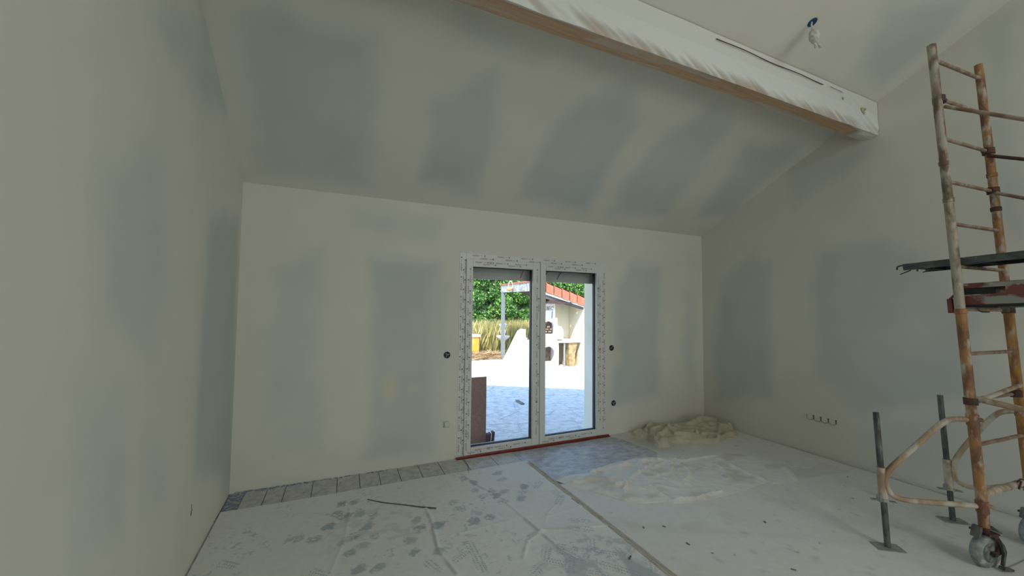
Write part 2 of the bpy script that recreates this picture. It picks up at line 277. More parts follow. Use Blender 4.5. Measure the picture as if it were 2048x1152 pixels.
def grid_mesh(name, P, C, mat_, skip=None, flip=False, **kw):
    nu, nv = P.shape[:2]; m = MB(); m.v = [tuple(p) for p in P.reshape(-1, 3)]
    I = np.arange(nu*nv).reshape(nu, nv); q = np.stack([I[:-1,:-1], I[1:,:-1], I[1:,1:], I[:-1,1:]], -1)
    if skip is not None: q = q[~skip]
    q = q.reshape(-1, 4)
    if flip: q = q[:, ::-1]
    m.f = [tuple(int(k) for k in r) for r in q]; m.m = [0]*len(m.f)
    return m, C.reshape(-1, 4)
def snap(lo, hi, step, extra=()):
    a = set(np.round(np.linspace(lo, hi, int(round((hi-lo)/step))+1), 4)); 
    for e in extra:
        n = min(a, key=lambda t: abs(t-e)); a.discard(n); a.add(e)
    return np.array(sorted(a))
# back wall: inner skin with the door hole, reveals and outer skin
xs = snap(0, W, .035, (DX0, DX1)); zs = snap(0, H, .035, (DZ,))
X_, Z_ = np.meshgrid(xs, zs, indexing='ij'); P = np.stack([X_, np.zeros_like(X_), Z_], -1)
cx = (xs[:-1]+xs[1:])/2; cz = (zs[:-1]+zs[1:])/2; skip = ((cx[:, None] > DX0) & (cx[:, None] < DX1) & (cz[None] < DZ))
m, C = grid_mesh('wall_back', P, wallcol(X_, Z_, 'back', yel=((.97+.33, .80, .07, .13, .8), (1.52, .78, .05, .05, .4), (4.13, .98, .10, .10, .5))), M_wall, skip)
TW = .455
def quad(m, a, b, c, d): m.add([a, b, c, d], [(0, 1, 2, 3)], 1)
n0 = len(m.v)
quad(m, (DX0,0,-.1), (DX0,TW,-.1), (DX0,TW,DZ), (DX0,0,DZ)); quad(m, (DX1,0,-.1), (DX1,TW,-.1), (DX1,TW,DZ), (DX1,0,DZ)); quad(m, (DX0,0,DZ), (DX1,0,DZ), (DX1,TW,DZ), (DX0,TW,DZ))
quad(m, (-.5,TW,-.1), (DX0,TW,-.1), (DX0,TW,2.95), (-.5,TW,2.95)); quad(m, (DX1,TW,-.1), (W+.5,TW,-.1), (W+.5,TW,2.95), (DX1,TW,2.95)); quad(m, (DX0,TW,DZ), (DX1,TW,DZ), (DX1,TW,2.95), (DX0,TW,2.95))
C = np.concatenate([C, np.ones((len(m.v)-n0, 4))*.7])
m.build('wall_back', [M_wall, M_out], col=C, kind='structure', fixn=False)
# side walls (gables)
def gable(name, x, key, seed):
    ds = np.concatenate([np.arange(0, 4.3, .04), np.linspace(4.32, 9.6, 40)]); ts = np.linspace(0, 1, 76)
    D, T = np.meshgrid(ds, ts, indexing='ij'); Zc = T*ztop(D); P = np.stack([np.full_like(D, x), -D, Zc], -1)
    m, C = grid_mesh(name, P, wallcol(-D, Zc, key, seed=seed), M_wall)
    n0 = len(m.v); o = x+(.35 if x > 0 else -.35)
    pts = [(o, 0, -.1), (o, 0, H), (o, -RID, H+SL*RID), (o, REAR, H), (o, REAR, -.1)]
    m.add(pts, [(0, 1, 2, 3, 4)], 1); C = np.concatenate([C, np.ones((5, 4))*.7])
    m.build(name, [M_wall, M_out], col=C, kind='structure', fixn=False)
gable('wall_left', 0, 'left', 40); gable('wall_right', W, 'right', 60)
# ceiling: front slope (seen) and rear slope
xs = np.arange(0, W+.02, .0476); xs[-1] = W; ds = np.concatenate([np.arange(0, 3.6, .045), np.linspace(3.65, RID, 12)])
X_, D = np.meshgrid(xs, ds, indexing='ij'); P = np.stack([X_, -D, H+SL*D], -1)
m, C = grid_mesh('ceiling', P, wallcol(X_, -D, 'ceil', seed=80), M_wall)
n0 = len(m.v); m.add([(0,-RID,H+SL*RID), (W,-RID,H+SL*RID), (W,REAR,H), (0,REAR,H)], [(0,1,2,3)], 0)
m.add([(-.6,2.0,H+.05),(2.44,2.0,H+.05),(4.12,.84,H+.05),(W+.6,.62,H+.05),(W+.6,-RID,H+SL*RID+.42),(-.6,-RID,H+SL*RID+.42)], [(0,1,2,3,4,5)], 1)   # roof covering; unseen eave edge slanted to shape the terrace shadow
m.add([(-.6,-RID,H+SL*RID+.42),(W+.6,-RID,H+SL*RID+.42),(W+.6,REAR-.6,H+.1),(-.6,REAR-.6,H+.1)], [(0,1,2,3)], 1)
C = np.concatenate([C, np.tile((.6,.6,.55,1), (len(m.v)-n0, 1))]); m.build('ceiling', [M_wall, M_out], col=C, kind='structure', fixn=False)
m = MB(); m.box((-.35, REAR-.3, -.1), (W+.35, REAR, H)); m.build('wall_rear', M_out, kind='structure')
m = MB(); m.box((-.35, REAR, -.12), (W+.35, .07, 0)); m.box((-.35,.07,-.12),(W+.35,.44,-.1)); floor = m.build('floor', M_floor, kind='structure')
# tiles of the uncovered strip along the back wall
jx = [.006, .12, .285, .425, .64, .84, 1.03, 1.205, 1.385, 1.585, 1.79, 2.05, 2.35, 2.62]
for i, (a, b) in enumerate(zip(jx, jx[1:])):
    s0 = random.uniform(-.02, .02) if i else 0; s1 = 0
    m = MB(); g = .0035; h = .0035+random.uniform(0, .0012)
    m.prism([(a+g,-.012,.0002), (b-g,-.012,.0002), (b-g-.01,-.42,.0002), (a+g-.01 if i else a+g,-.42,.0002)], (0,0,h)); m.build('floor_tile', M_bluedust if i == 0 else M_tile, floor)
m = MB(); m.box((.0, -.43, .0001), (2.62, -.004, .0006)); m.build('floor_joint', M_joint, floor)
m = MB()                                             # blue dust that gathered against the wall
for i in range(150):
    x = random.uniform(.05, 1.3); r = random.uniform(.006, .016)*(1.5-x/1.4); y = -.006-random.random()*.022
    m.lathe((x, y, .003), (0,0,1), [(0, r), (r*.35, r*.7), (r*.5, r*.2)], 6)
m.build('dust_crumbs', M_bluedust, floor, kind='stuff')
m = MB(); m.tube([(2.069,-.03,.006),(2.06,-.12,.006),(2.052,-.221,.006),(2.02,-.33,.006),(2.0,-.398,.006)], .0035, 6); recentre(m.build('thin_wire', M_joint, label='thin dark curved wire on the dusty tiles below the left end of the red tape', cat='wire'))

# ------------------------------------------------------------------ door
door = empty('door_1', ((DX0+DX1)/2, 0, 0), kind='structure')
def rect_frame(m, x0, x1, z0, z1, ix0, ix1, iz0, iz1, y0, y1, mi=0):
    m.box((x0,y0,z0),(ix0,y1,z1),mi); m.box((ix1,y0,z0),(x1,y1,z1),mi); m.box((ix0,y0,z0),(ix1,y1,iz0),mi); m.box((ix0,y0,iz1),(ix1,y1,z1),mi)
m = MB(); rect_frame(m, DX0, DX1, .0, DZ, DX0+.075, DX1-.075, .03, DZ-.072, -.004, .07); fr = m.build('door_frame', M_pvc, door, bevel=.003)
m = MB(); rect_frame(m, DX0, DX1, .0, DZ, DX0+.06, DX1-.06, .03, DZ-.06, .0702, .075); m.build('outer_trim', M_anth, fr)
# small lettering repeated on the protective film
tc = bpy.data.curves.new('t', 'FONT'); tc.body = 'aluplast'; tc.size = .027; tc.resolution_u = 1; tc.shear = .25
to = bpy.data.objects.new('t', tc); COL.objects.link(to); bpy.context.view_layer.update()
tme = bpy.data.meshes.new_from_object(to.evaluated_get(bpy.context.evaluated_depsgraph_get())); TV = np.array([v.co[:] for v in tme.vertices]); TF = [tuple(p.vertices) for p in tme.polygons]
bpy.data.objects.remove(to); TV[:, 0] -= TV[:, 0].min(); TWD = TV[:, 0].max()
def stamp(m, x, z, y, vertical, flip=False, emblem=False):
    def pt(u, v):
        if flip: u, v = -u, -v
        return (x-v, y, z+u) if vertical else (x+u, y, z+v)
    m.add([pt(a, b-.007) for a, b, _ in TV], TF, 0)
    def r(u0, u1, v0, v1): m.add([pt(u0,v0), pt(u1,v0), pt(u1,v1), pt(u0,v1)], [(0,1,2,3)], 1)
    r(TWD+.014, TWD+.026, -.002, .001); r(TWD+.030, TWD+.044, -.002, .001)
    for i in range(2):
        for j in range(2): r(TWD+.058+i*.0085, TWD+.065+i*.0085, -.0085+j*.0085, -.0015+j*.0085)
    if emblem:
        for i in range(3): r(-.075, -.045, -.012+i*.009, -.008+i*.009); r(-.040, -.022+.004*i, -.009+i*.007, -.006+i*.007)
def run(m, fixed, a, b, y, vertical, off=0., period=.215, flip=False, em=()):
    s = a+off; k = 0
    while s+TWD+.08 < b or (flip and s < b):
        if flip:
            if s-TWD-.08 > a: stamp(m, fixed if vertical else s, s if vertical else fixed, y, vertical, True, k in em)
        else: stamp(m, fixed if vertical else s, s if vertical else fixed, y, vertical, False, k in em)
        s += period; k += 1
m = MB()
for fx_, off in ((DX0+.018, .05), (DX0+.043, .13), (DX0+.062, .02)): run(m, fx_, .02, DZ-.02, -.0046, True, off)
for fx_, off in ((DX1-.012, .10), (DX1-.032, .0)): run(m, fx_, .04, DZ-.08, -.0046, True, off, flip=True)
run(m, DZ-.022, DX0+.08, DX1-.05, -.0046, False, .06, .30); run(m, DZ-.052, DX0+.06, DX1-.05, -.0046, False, .18, .30)
m.build('printed_lettering', [M_print, M_mark], fr, kind='stuff', fixn=False)
def sash(x0, x1, gx0, gx1, side):
    m = MB(); z0, z1, gz0, gz1 = .028, DZ-.066, .102, 2.058; rect_frame(m, x0, x1, z0, z1, gx0, gx1, gz0, gz1, -.022, .05); s = m.build('door_sash', M_pvc, door, bevel=.004)
    m = MB(); rect_frame(m, x0+.004, x1-.004, z0+.004, z1-.004, gx0-.001, gx1+.001, gz0-.001, gz1+.001, .0502, .072); m.build('outer_trim', M_anth, s)
    m = MB(); rect_frame(m, gx0-.004, gx1+.004, gz0-.004, gz1+.004, gx0+.006, gx1-.006, gz0+.007, gz1-.006, .012, .05); m.build('gasket', M_gasket, s)
    m = MB(); m.box((gx0, .028, gz0), (gx1, .030, gz1)); m.build('glass_pane', M_glass, s)
    m = MB()
    run(m, gz0-.028, x0+.07, x1-.03, -.0226, False, .05, .23, em=(1,)); run(m, gz0-.050, x0+.02, x1-.1, -.0226, False, .02, .36)
    run(m, gz1+.050, x0+.08, x1-.02, -.0226, False, .02, .24, flip=False, em=(1,)); run(m, gz1+.028, x0+.05, x1-.05, -.0226, False, .14, .31)
    if side == 'l':
        run(m, x0+.022, .05, z1, -.0226, True, .03, .24, em=(1,)); run(m, x0+.045, .05, z1, -.0226, True, .15, .24); run(m, x1-.040, .05, z1, -.0226, True, .1, .22, em=(2,)); run(m, x1-.018, .05, z1, -.0226, True, .2, .44)
    else:
        run(m, x1-.020, .15, z1-.05, -.0226, True, .0, .22, flip=True, em=(4,)); run(m, x1-.045, .15, z1-.05, -.0226, True, .11, .22, flip=True, em=(7,))
    m.build('printed_lettering', [M_print, M_mark], s, kind='stuff', fixn=False)
sash(2.070, 2.981, 2.146, 2.888, 'l'); sash(2.986, 3.868, 3.060, 3.797, 'r')
m = MB(); m.box((2.9805,-.012,.03),(2.9865,.05,DZ-.066)); m.build('seal_strip', M_gasket, door)
m = MB(); m.box((DX0,.076,-.1),(DX1,.50,-.045)); m.build('door_sill', mat('sill', (.52,.53,.52), .7, color2=(.42,.43,.43), nscale=9), door)
# shutter behind the glass
sh = empty('roller_shutter', (2.97, .16, 1.93), 'pale grey roller shutter rolled almost fully up outside the glazed door', 'shutter')
for i in range(5):
    z = 1.935+i*.054; m = MB(); m.prism([(2.03,.150,z), (2.03,.162,z-.001), (2.03,.166,z+.026), (2.03,.162,z+.055), (2.03,.150,z+.0545)], (1.88,0,0)); m.build('slat' if i else 'bottom_bar', M_shut, sh)
for xa, xb in ((2.86,2.80),(3.20,3.12),(3.40,3.31)):
    m = MB(); m.tube([(xa,.142,2.10),(xb,.142,1.97)], .004, 6); m.build('strap', M_mark, sh)
for x in (2.0, 3.915): m = MB(); m.box((x,.145,-.04),(x+.025,.185,2.2)); m.build('guide_rail', M_grey, sh)
# red tape under the frame
m = MB(); pts = []
n = 60
for i in range(n+1):
    x = 1.985+(3.985-1.985)*i/n; j = (fbm(np.array(x*9.), 0, 5)-.5)*.012; pts.append((x, j))
for i in range(n):
    (xa, ja), (xb, jb) = pts[i], pts[i+1]
    m.add([(xa,-.0245,.026),(xb,-.0245,.026),(xb,-.028,.010),(xa,-.028,.010)], [(0,1,2,3)]); m.add([(xa,-.028,.010),(xb,-.028,.010),(xb,-.052+jb,.005),(xa,-.052+ja,.005)], [(0,1,2,3)])
recentre(m.build('red_masking_tape', M_red, label='long red adhesive tape stuck along the floor under the white glazed door', cat='tape', fixn=False))
# boxes in the walls
def flush_box(x, z, label, inner):
    t = empty('electrical_box', (x, -.001, z), label, 'electrical box')
    m = MB(); m.lathe((x,.0,z), (0,-1,0), [(-.03,.036),(.0,.036),(.003,.036),(.003,.0335)], 28)
    m.build('box_body', M_black, t, smooth=True)
    m = MB(); m.lathe((x,-.0032,z), (0,-1,0), [(-.001,.0325),(.0008,.0325)], 24); m.build('box_bottom', M_gasket, t)
    m = MB()
    for k, a in enumerate(inner):
        m.obox((x+math.cos(a)*.017, -.0055, z+math.sin(a)*.017), (math.cos(a),0,math.sin(a)), (-math.sin(a),0,math.cos(a)), (0,1,0), .010, .004, .0015)
    m.tube([(x-.012,-.006,z-.008),(x,-.009,z+.004),(x+.010,-.006,z+.012)], .0035, 8); m.build('terminal', M_grey, t)
flush_box(1.874, 1.102, 'round black electrical box in the wall left of the door, high', (.3, 2.2, 4.2))
flush_box(4.046, 1.104, 'upper of the two round black electrical boxes right of the door', (1.0, 3.4))
flush_box(4.076, .400, 'lower of the two round black electrical boxes right of the door', (.6, 2.8, 4.9))
t = empty('cable_outlet', (1.877, -.001, .375), 'white round-capped cable outlet low on the wall left of the door', 'socket')
m = MB(); m.box((1.845,-.008,.345),(1.912,0,.41)); m.build('back_plate', M_plaster, t, bevel=.004)
m = MB(); m.lathe((1.884,-.008,.382), (0,-1,0), [(0,.031),(.012,.030),(.016,.026),(.016,.0)], 28); m.build('round_cap', M_white, t, smooth=True)
for bx_ in (((1.849,-.0095,.348),(1.856,-.0085,.368)), ((1.9,-.0095,.349),(1.908,-.0085,.355))): m = MB(); m.box(*bx_); m.build('screw_slot', M_grey, t)
# gang of wall box rims on the right wall
t = empty('socket_rim_strip', (W-.002, -1.52, .38), 'row of four joined box rims with notches low on the right wall', 'wall boxes')
for i in range(4):
    y0 = -1.372-i*.0725; pts = []
    for k in range(13):
        a = math.pi*k/12; pts.append((W-.003, y0-.036+math.cos(a)*.033*1.05, .376+.022-math.sin(a)*.020*1.0))
    pts = [(W-.003, y0-.002, .43 if i == 0 else .41)]+pts
    m = MB(); m.tube(pts, .0028, 6); m.build('rim', M_grey, t)
for i in range(1, 5):
    y0 = -1.372-i*.0725; m = MB(); m.box((W-.007,y0-.004,.395),(W-.001,y0+.004,.412)); m.add([(W-.006,y0-.009,.436),(W-.006,y0+.009,.436),(W-.006,y0,.395)], [(0,1,2)]); m.build('notch', M_mark, t)
# hole on the left wall with pencil mark
t = empty('small_wall_hole', (.001, -1.06, .34), 'small dark screw hole with torn paper low on the left wall', 'hole')
m = MB(); m.lathe((.0005,-1.052,.352), (1,0,0), [(0,.006),(.0012,.005)], 12); m.build('hole', M_black, t)
m = MB(); m.prism([(.001,-1.062,.362),(.001,-1.067,.365),(.001,-1.066,.392),(.001,-1.063,.392)], (.0015,0,0)); m.prism([(.001,-1.066,.352),(.001,-1.078,.335),(.001,-1.072,.325),(.001,-1.062,.342)], (.002,0,0)); m.build('torn_paper', M_mark, t)

# ------------------------------------------------------------------ beam and its film
BY, BZ = -2.10, 3.388
m = MB(); bt = .128
m.prism([(.0,BY,BZ),(.0,BY+bt,BZ),(.0,BY+bt,H+SL*(-BY-bt)),(.0,BY,H+SL*-BY)], (W,0,0)); recentre(m.build('roof_beam', M_wood, label='long wooden roof beam across the room under the sloping ceiling', cat='beam'))
# film: profile wraps ceiling joint -> front face -> underside -> back
nx, nf, nb = 520, 34, 16; xs = np.linspace(.01, W-.004, nx); prof = []
zc = H+SL*-BY
for k in range(nf): prof.append((0, k/(nf-1)))
for k in range(1, nb): prof.append((1, k/(nb-1)))
Pv = np.zeros((nx, len(prof), 3)); Av = np.zeros((nx, len(prof)))
slack = .25+.75*sstep(.35, .7, fbm(xs*1.1, xs*0, 91, 2)); tight = sstep(1.4, 3.0, xs)*(1-sstep(5.1, 5.4, xs))
for j, (s_, t_) in enumerate(prof):
    # diagonal folds that run down to the lower edge
    if s_ == 0:
        z = zc-.004-(zc-BZ)*t_; u = xs-.55*t_ ; fold = (1-np.abs(2*vnoise(u*7.5, xs*0+.3, 5)-1))**3*.020 + (1-np.abs(2*vnoise(u*19, t_*1.5+xs*0, 8)-1))**2*.008
        off = .004+fold*(.10+.55*t_)*(slack)+.008*fbm(xs*3, t_*3+xs*0, 12)
        Pv[:, j] = np.stack([xs, BY-off, np.full(nx, z)-.004*(t_ > .97)], -1)
        wood = sstep(.62, .98, t_+.28*(fbm(u*2.2, t_*2+xs*0, 33, 3)-.5)+.30*(1-sstep(.9, 3.2, xs))*(t_ > .3))*(.45+.5*tight)
        Av[:, j] = np.clip(.93-wood*.72+.45*(fold/.02)*(t_ > .4), .14, .97)
    else:
        y = BY+bt*t_; u = xs+.35*t_; fold = (1-np.abs(2*vnoise(u*6, t_+xs*0, 15)-1))**4*.014
        sag = .003+fold*slack*.25+.010*np.sin(np.pi*t_)*(1-tight)
        Pv[:, j] = np.stack([xs, np.full(nx, y)+(t_ > .98)*.004, BZ-sag], -1)
        lo_ = .34*(1-sstep(1.0, 1.9, xs)); a = .13+lo_*fbm(u*2, t_*5+xs*0, 55, 3)*2*(t_ > .3)+.22*sstep(.55, .62, fbm(u*1.6, t_*2.4+xs*0, 51, 3))+.6*sstep(5.30, 5.5, xs); Av[:, j] = np.clip(a, .1, .95)
# top gap: long slit in the film above x=4..5.1 shows the dark wood joint
Cc = np.repeat(Av[..., None], 4, 2); Cc[..., 3] = 1
m, C = grid_mesh('film', Pv, Cc, M_film); o = m.build('plastic_film', M_film, col=C, fixn=False, smooth=True, label='white translucent plastic film wrapped with folds around the roof beam', cat='plastic film'); recentre(o)
m = MB(); m.tube([(x, BY-.021-.004*math.sin(x*9), H+SL*-BY-.052-.010*math.sin((x-3.3)*1.4)) for x in np.linspace(3.35, 4.75, 40)], .0035, 6); m.tube([(x, BY-.021, H+SL*-BY-.060-.006*math.sin(x*5)) for x in np.linspace(4.86, 5.06, 10)], .002, 6); m.build('film_slit', M_rust, o)
for x, z, r in ((5.08, 3.62, .014), (5.42, 3.58, .030), (5.44, 3.555, .018), (5.47, 3.60, .014)):
    m = MB(); m.lathe((x, BY-.0165, z), (0,-1,0), [(0, r), (.001, r*.8)], 9); m.build('glue_spot', mat('glue', (.50,.46,.28), .6), o)
# ceiling lamp outlet
LX, LY = 4.10, -2.382; LZ = H+SL*-LY; nrm = Vector((0, -SL, -1)).normalized(); base = Vector((LX, LY, LZ))
t = empty('ceiling_outlet', base, 'blue ceiling box with white plastic-wrapped lamp socket hanging from the slope', 'light fitting')
m = MB(); m.lathe(base, nrm, [(-.03,.036),(.0,.036),(.002,.034),(.002,.0)], 28); m.build('blue_box', M_blue, t, smooth=True)
m = MB(); m.lathe(base-nrm*.001, nrm, [(0,.043),(.0015,.043),(.0018,.037)], 28); m.build('rim', M_white, t)
hang = base+nrm*.004+Vector((-.012, 0, 0)); m = MB(); m.tube([hang, hang+Vector((-.008,-.002,-.03)), hang+Vector((.008,-.004,-.07))], .006, 8); m.build('cable', M_white, t)
b = bmesh.new(); bmesh.ops.create_icosphere(b, subdivisions=4, radius=1)
for v in b.verts:
    p = v.co.copy(); n_ = float(fbm(np.array(p.x*2.2+p.z*1.5), np.array(p.y*2.2-p.z), 71)); n2 = abs(float(vnoise(np.array(p.x*5+p.y*3), np.array(p.z*4), 3))*2-1)
    k = 1+.35*(n_-.5)-.16*n2; q = Vector((p.x*.040, p.y*.036, p.z*.060))*k
    if p.z < -.5: q.x += (-.5-p.z)*.09; 
    v.co = q+Vector((.004, -.006, -.115))
me = bpy.data.meshes.new('wrapped_socket'); b.to_mesh(me); b.free(); me.materials.append(M_plaster); me.polygons.foreach_set('use_smooth', [True]*len(me.polygons))
o = bpy.data.objects.new('wrapped_socket', me); COL.objects.link(o); o.parent = t
c0 = base+Vector((.03,-.006,-.165)); m = MB()
m.tube([c0+Vector((-.02,0,.02)), c0+Vector((.02,-.005,-.005)), c0+Vector((.045,-.008,-.02))], [.008,.009,.012], 8); m.tube([c0+Vector((-.02,0,.01)), c0+Vector((.008,.004,-.03))], [.007,.013], 8); m.build('knotted_end', M_plaster, t, smooth=True)
# ------------------------------------------------------------------ floor coverings
SHC = np.array((.765,.775,.745)); PRN = np.array((.36,.43,.455)); BLU = np.array((.62,.66,.69)); BEI = np.array((.60,.56,.47))
def sheet_grid(name, xs, ys, zf, cf, label, cat):
    X_, Y_ = np.meshgrid(xs, ys, indexing='ij'); Z_ = zf(X_, Y_); c = cf(X_, Y_); C = np.concatenate([c, np.ones(c.shape[:-1]+(1,))], -1)
    m, C = grid_mesh(name, np.stack([X_, Y_, Z_], -1), C, M_sheet); return recentre(m.build(name, M_sheet, col=C, fixn=False, smooth=False, label=label, cat=cat))
def crease_h(X_, Y_):
    h = np.zeros(X_.shape)
    for i, c in enumerate(CREASE):
        d = dline(X_, Y_, c); h += (.0075 if i < 4 else .004)*np.exp(-(d/.013)**2)
    return h
def zl(X_, Y_):
    e = sstep(0, .03, np.minimum(2.655-X_, -.315-Y_+.02)); return .0072+e*(crease_h(X_, Y_)+.010*fbm(X_*1.6, Y_*1.6, 21, 2)**2+.0012*fbm(X_*14, Y_*14, 22, 2))
def cl_(X_, Y_):
    n = fbm(X_*3, Y_*3, 31)[..., None]; c = SHC*(1.05-.05*n)
    blu = (sstep(1.7, 2.5, X_+.3*Y_*0)*.6)[..., None]*np.clip(n*1.3, 0, 1); c = c*(1-blu*.3)+BLU*blu*.3
    k = np.zeros(X_.shape); nz = fbm(X_*34, Y_*34, 41, 3); nz2 = fbm(X_*70, Y_*70, 43, 2)
    for i, (px, py) in enumerate(SMEAR):
        r_ = random.Random(i); a = r_.uniform(.2, 1.6); dx, dy = X_-px, Y_-py; near = (np.abs(dx) < .16) & (np.abs(dy) < .16)
        u = dx*math.cos(a)+dy*math.sin(a); v = -dx*math.sin(a)+dy*math.cos(a); L = r_.uniform(.040, .058); Wd = r_.uniform(.030, .042)
        v = v+u*u*r_.uniform(-4, 4); d = (u/L)**2+(v/Wd)**2+(nz-.5)*2.4; q = sstep(1.15, .55, d)*sstep(.25, .55, nz2+r_.uniform(-.05, .2)*1)+.5*sstep(.45, .0, np.abs(d-1.0))
        k = np.maximum(k, np.where(near, q*r_.uniform(.45, .95), 0))
    for i, (px, py) in enumerate(TREAD):
        r_ = random.Random(100+i); a = r_.uniform(.4, 2.6); dx, dy = X_-px, Y_-py; near = (np.abs(dx) < .22) & (np.abs(dy) < .22)
        u = dx*math.cos(a)+dy*math.sin(a); v = -dx*math.sin(a)+dy*math.cos(a); L = r_.uniform(.07, .105)
        wid = .043-.012*np.exp(-((u+.01)/.03)**2); ins = sstep(1.15, .85, (u/L)**2+(v/wid)**2)
        bars = sstep(.0, .5, np.sin(u*330+np.abs(v)*150+r_.uniform(0, 6)))*sstep(-.2, .35, np.sin(v*240)+.5); q = ins*bars*sstep(.30, .52, nz+.12)
        k = np.maximum(k, np.where(near, q*.95, 0))
    zone = np.exp(-(((X_-2.35)/.42)**2+((Y_+1.98)/.30)**2)**2)*.55+np.exp(-(((X_-1.15)/.45)**2+((Y_+1.05)/.35)**2)**2)*.30
    k = np.maximum(k, zone*sstep(.50, .68, fbm(X_*18, Y_*18, 47, 3)))
    k = np.maximum(k, .5*sstep(.70, .78, fbm(X_*40, Y_*40, 53, 2))*sstep(.5, .7, fbm(X_*4, Y_*4, 54)))
    for i, c_ in enumerate(CREASE[:5]): k = np.maximum(k, .5*np.exp(-((dline(X_+.012, Y_, c_))/.012)**2)*sstep(.35, .6, fbm(X_*12, Y_*12, 57, 2)))
    tri = sdpoly(X_, Y_, [(2.50,-1.98),(2.58,-2.20),(2.60,-2.30),(2.40,-2.24)]); k = np.maximum(k, .7*sstep(-.01, .02, tri))
    k = np.clip(k, 0, 1)[..., None]; return c*(1-k)+PRN*k
xs = np.linspace(.012, 2.655, 420); ys = np.concatenate([np.linspace(-.352, -2.5, 330), np.linspace(-2.53, -5.5, 60)]); 
sheet_grid('floor_sheet', xs, ys, zl, cl_, 'white protective floor sheet covered in grey footprints, left of the tape strip', 'floor sheet')
def cdt_sheet(name, poly, step, zf, cf, label, cat, mt, skirt, extra=None, zones=()):
    bp = []
    for (x0, y0), (x1, y1) in zip(poly, poly[1:]+poly[:1]):
        n = max(1, int(math.hypot(x1-x0, y1-y0)/(step*1.0)))
        for k in range(n): bp.append((x0+(x1-x0)*k/n, y0+(y1-y0)*k/n))
    B_ = np.array(bp); lo, hi = B_.min(0), B_.max(0)
    gx, gy = np.meshgrid(np.arange(lo[0], hi[0], step), np.arange(lo[1], hi[1], step)); gx = gx.ravel()+rng.uniform(-.2, .2, gx.size)*step; gy = gy.ravel()+rng.uniform(-.2, .2, gy.size)*step
    s = sdpoly(gx, gy, bp); k = s > step*.6; G = np.stack([gx[k], gy[k]], -1)
    if extra is not None: G = extra(G, gx, gy, s)
    pts = [Vector(p) for p in bp]+[Vector(p) for p in G]
    vs, es, fs, *_ = delaunay_2d_cdt(pts, [], [list(range(len(bp)))], 1, 1e-5)
    V = np.array([v[:] for v in vs]); nb = len(bp); sd_ = sdpoly(V[:, 0], V[:, 1], bp); sd_ = np.maximum(sd_, 0)
    Z = zf(V[:, 0], V[:, 1], sd_); m = MB(); m.v = [(float(a), float(b_), float(c)) for (a, b_), c in zip(V, Z)]; m.f = [tuple(f) for f in fs]; m.m = [0]*len(fs)
    base = len(m.v)
    for i in range(nb): m.v.append((V[i, 0], V[i, 1], skirt))
    for i in range(nb): j = (i+1) % nb; m.f.append((i, j, base+j, base+i)); m.m.append(0)
    allv = np.array(m.v); c = cf(allv[:, 0], allv[:, 1]) if cf else None
    C = np.concatenate([c, np.ones((len(c), 1))], -1) if cf else None
    return recentre(m.build(name, mt, col=C, smooth=True, label=label, cat=cat))
# base sheet on the right, cut around the bare floor in front of the door
base_poly = [(2.66,-5.4),(2.66,-.955),(2.957,-.966),(3.40,-.95),(3.835,-.885),(4.02,-.80),(4.11,-.70),(4.10,-.55),(4.054,-.40),(4.05,-.25),(4.03,-.12),(3.98,-.06),(4.02,-.015),(5.69,-.015),(5.69,-5.4)]
def cr(X_, Y_):
    n = fbm(X_*2.4, Y_*2.4, 131)[..., None]; c = SHC*(1.0-.06*n); be = (sstep(.58, .75, fbm(X_*5, Y_*5, 133))*.25)[..., None]; c = c*(1-be)+(BEI*.96)*be
    dust = (np.exp(-((X_-4.2)/.35)**2-((Y_+.45)/.35)**2)*.8)[..., None]; c = c*(1-dust)+np.array((.47,.45,.37))*dust
    k = (sstep(.80, .86, fbm(X_*24, Y_*24, 137, 2))*.35)[..., None]; c = c*(1-k)+np.array((.33,.34,.33))*k
    tr = (np.exp(-((Y_+.62*(X_-3.2)+2.0)/.05)**2)*.12)[..., None]; return c*(1-tr)+np.array((.40,.41,.40))*tr
cdt_sheet('floor_sheet', base_poly, .032, lambda x, y, s: .0035+.004*sstep(0, .03, s)*(1-0*s)+.004*fbm(x*2, y*2, 140, 3)+.004*np.exp(-(((y+1.9)-.3*(x-4.4)*0)/.02)**2)*0, cr,
          'clean off-white protective floor sheet between the tape strip and the right wall', 'floor sheet', M_sheet, .0005)
# second overlapping edge
m = MB(); e2 = [(4.80,-1.768),(4.95,-1.797),(5.086,-1.823),(5.26,-1.85),(5.40,-1.885),(5.489,-1.908)]
pts_t = []; n = 40
m.v = []; 
for i in range(n+1):
    t_ = i/n*(len(e2)-1); k = min(int(t_), len(e2)-2); f_ = t_-k; x = e2[k][0]*(1-f_)+e2[k+1][0]*f_; y = e2[k][1]*(1-f_)+e2[k+1][1]*f_+.006*math.sin(i*1.1)
    hh = .0105+.0015*math.sin(i*.7); m.v += [(x, y-.001, .007), (x, y, hh), (x+.02, y+.10, .011), (x+.05, y+.34, .0085)]
for i in range(n):
    for j in range(3): a = i*4+j; m.f.append((a, a+4, a+5, a+1)); m.m.append(0)
mcol = np.tile((.69,.69,.65,1), (len(m.v), 1)); recentre(m.build('sheet_offcut', M_sheet, col=mcol, fixn=False, smooth=True, label='flat narrow sheet edge lying towards the right wall beside the wrinkled cloth', cat='floor sheet'))
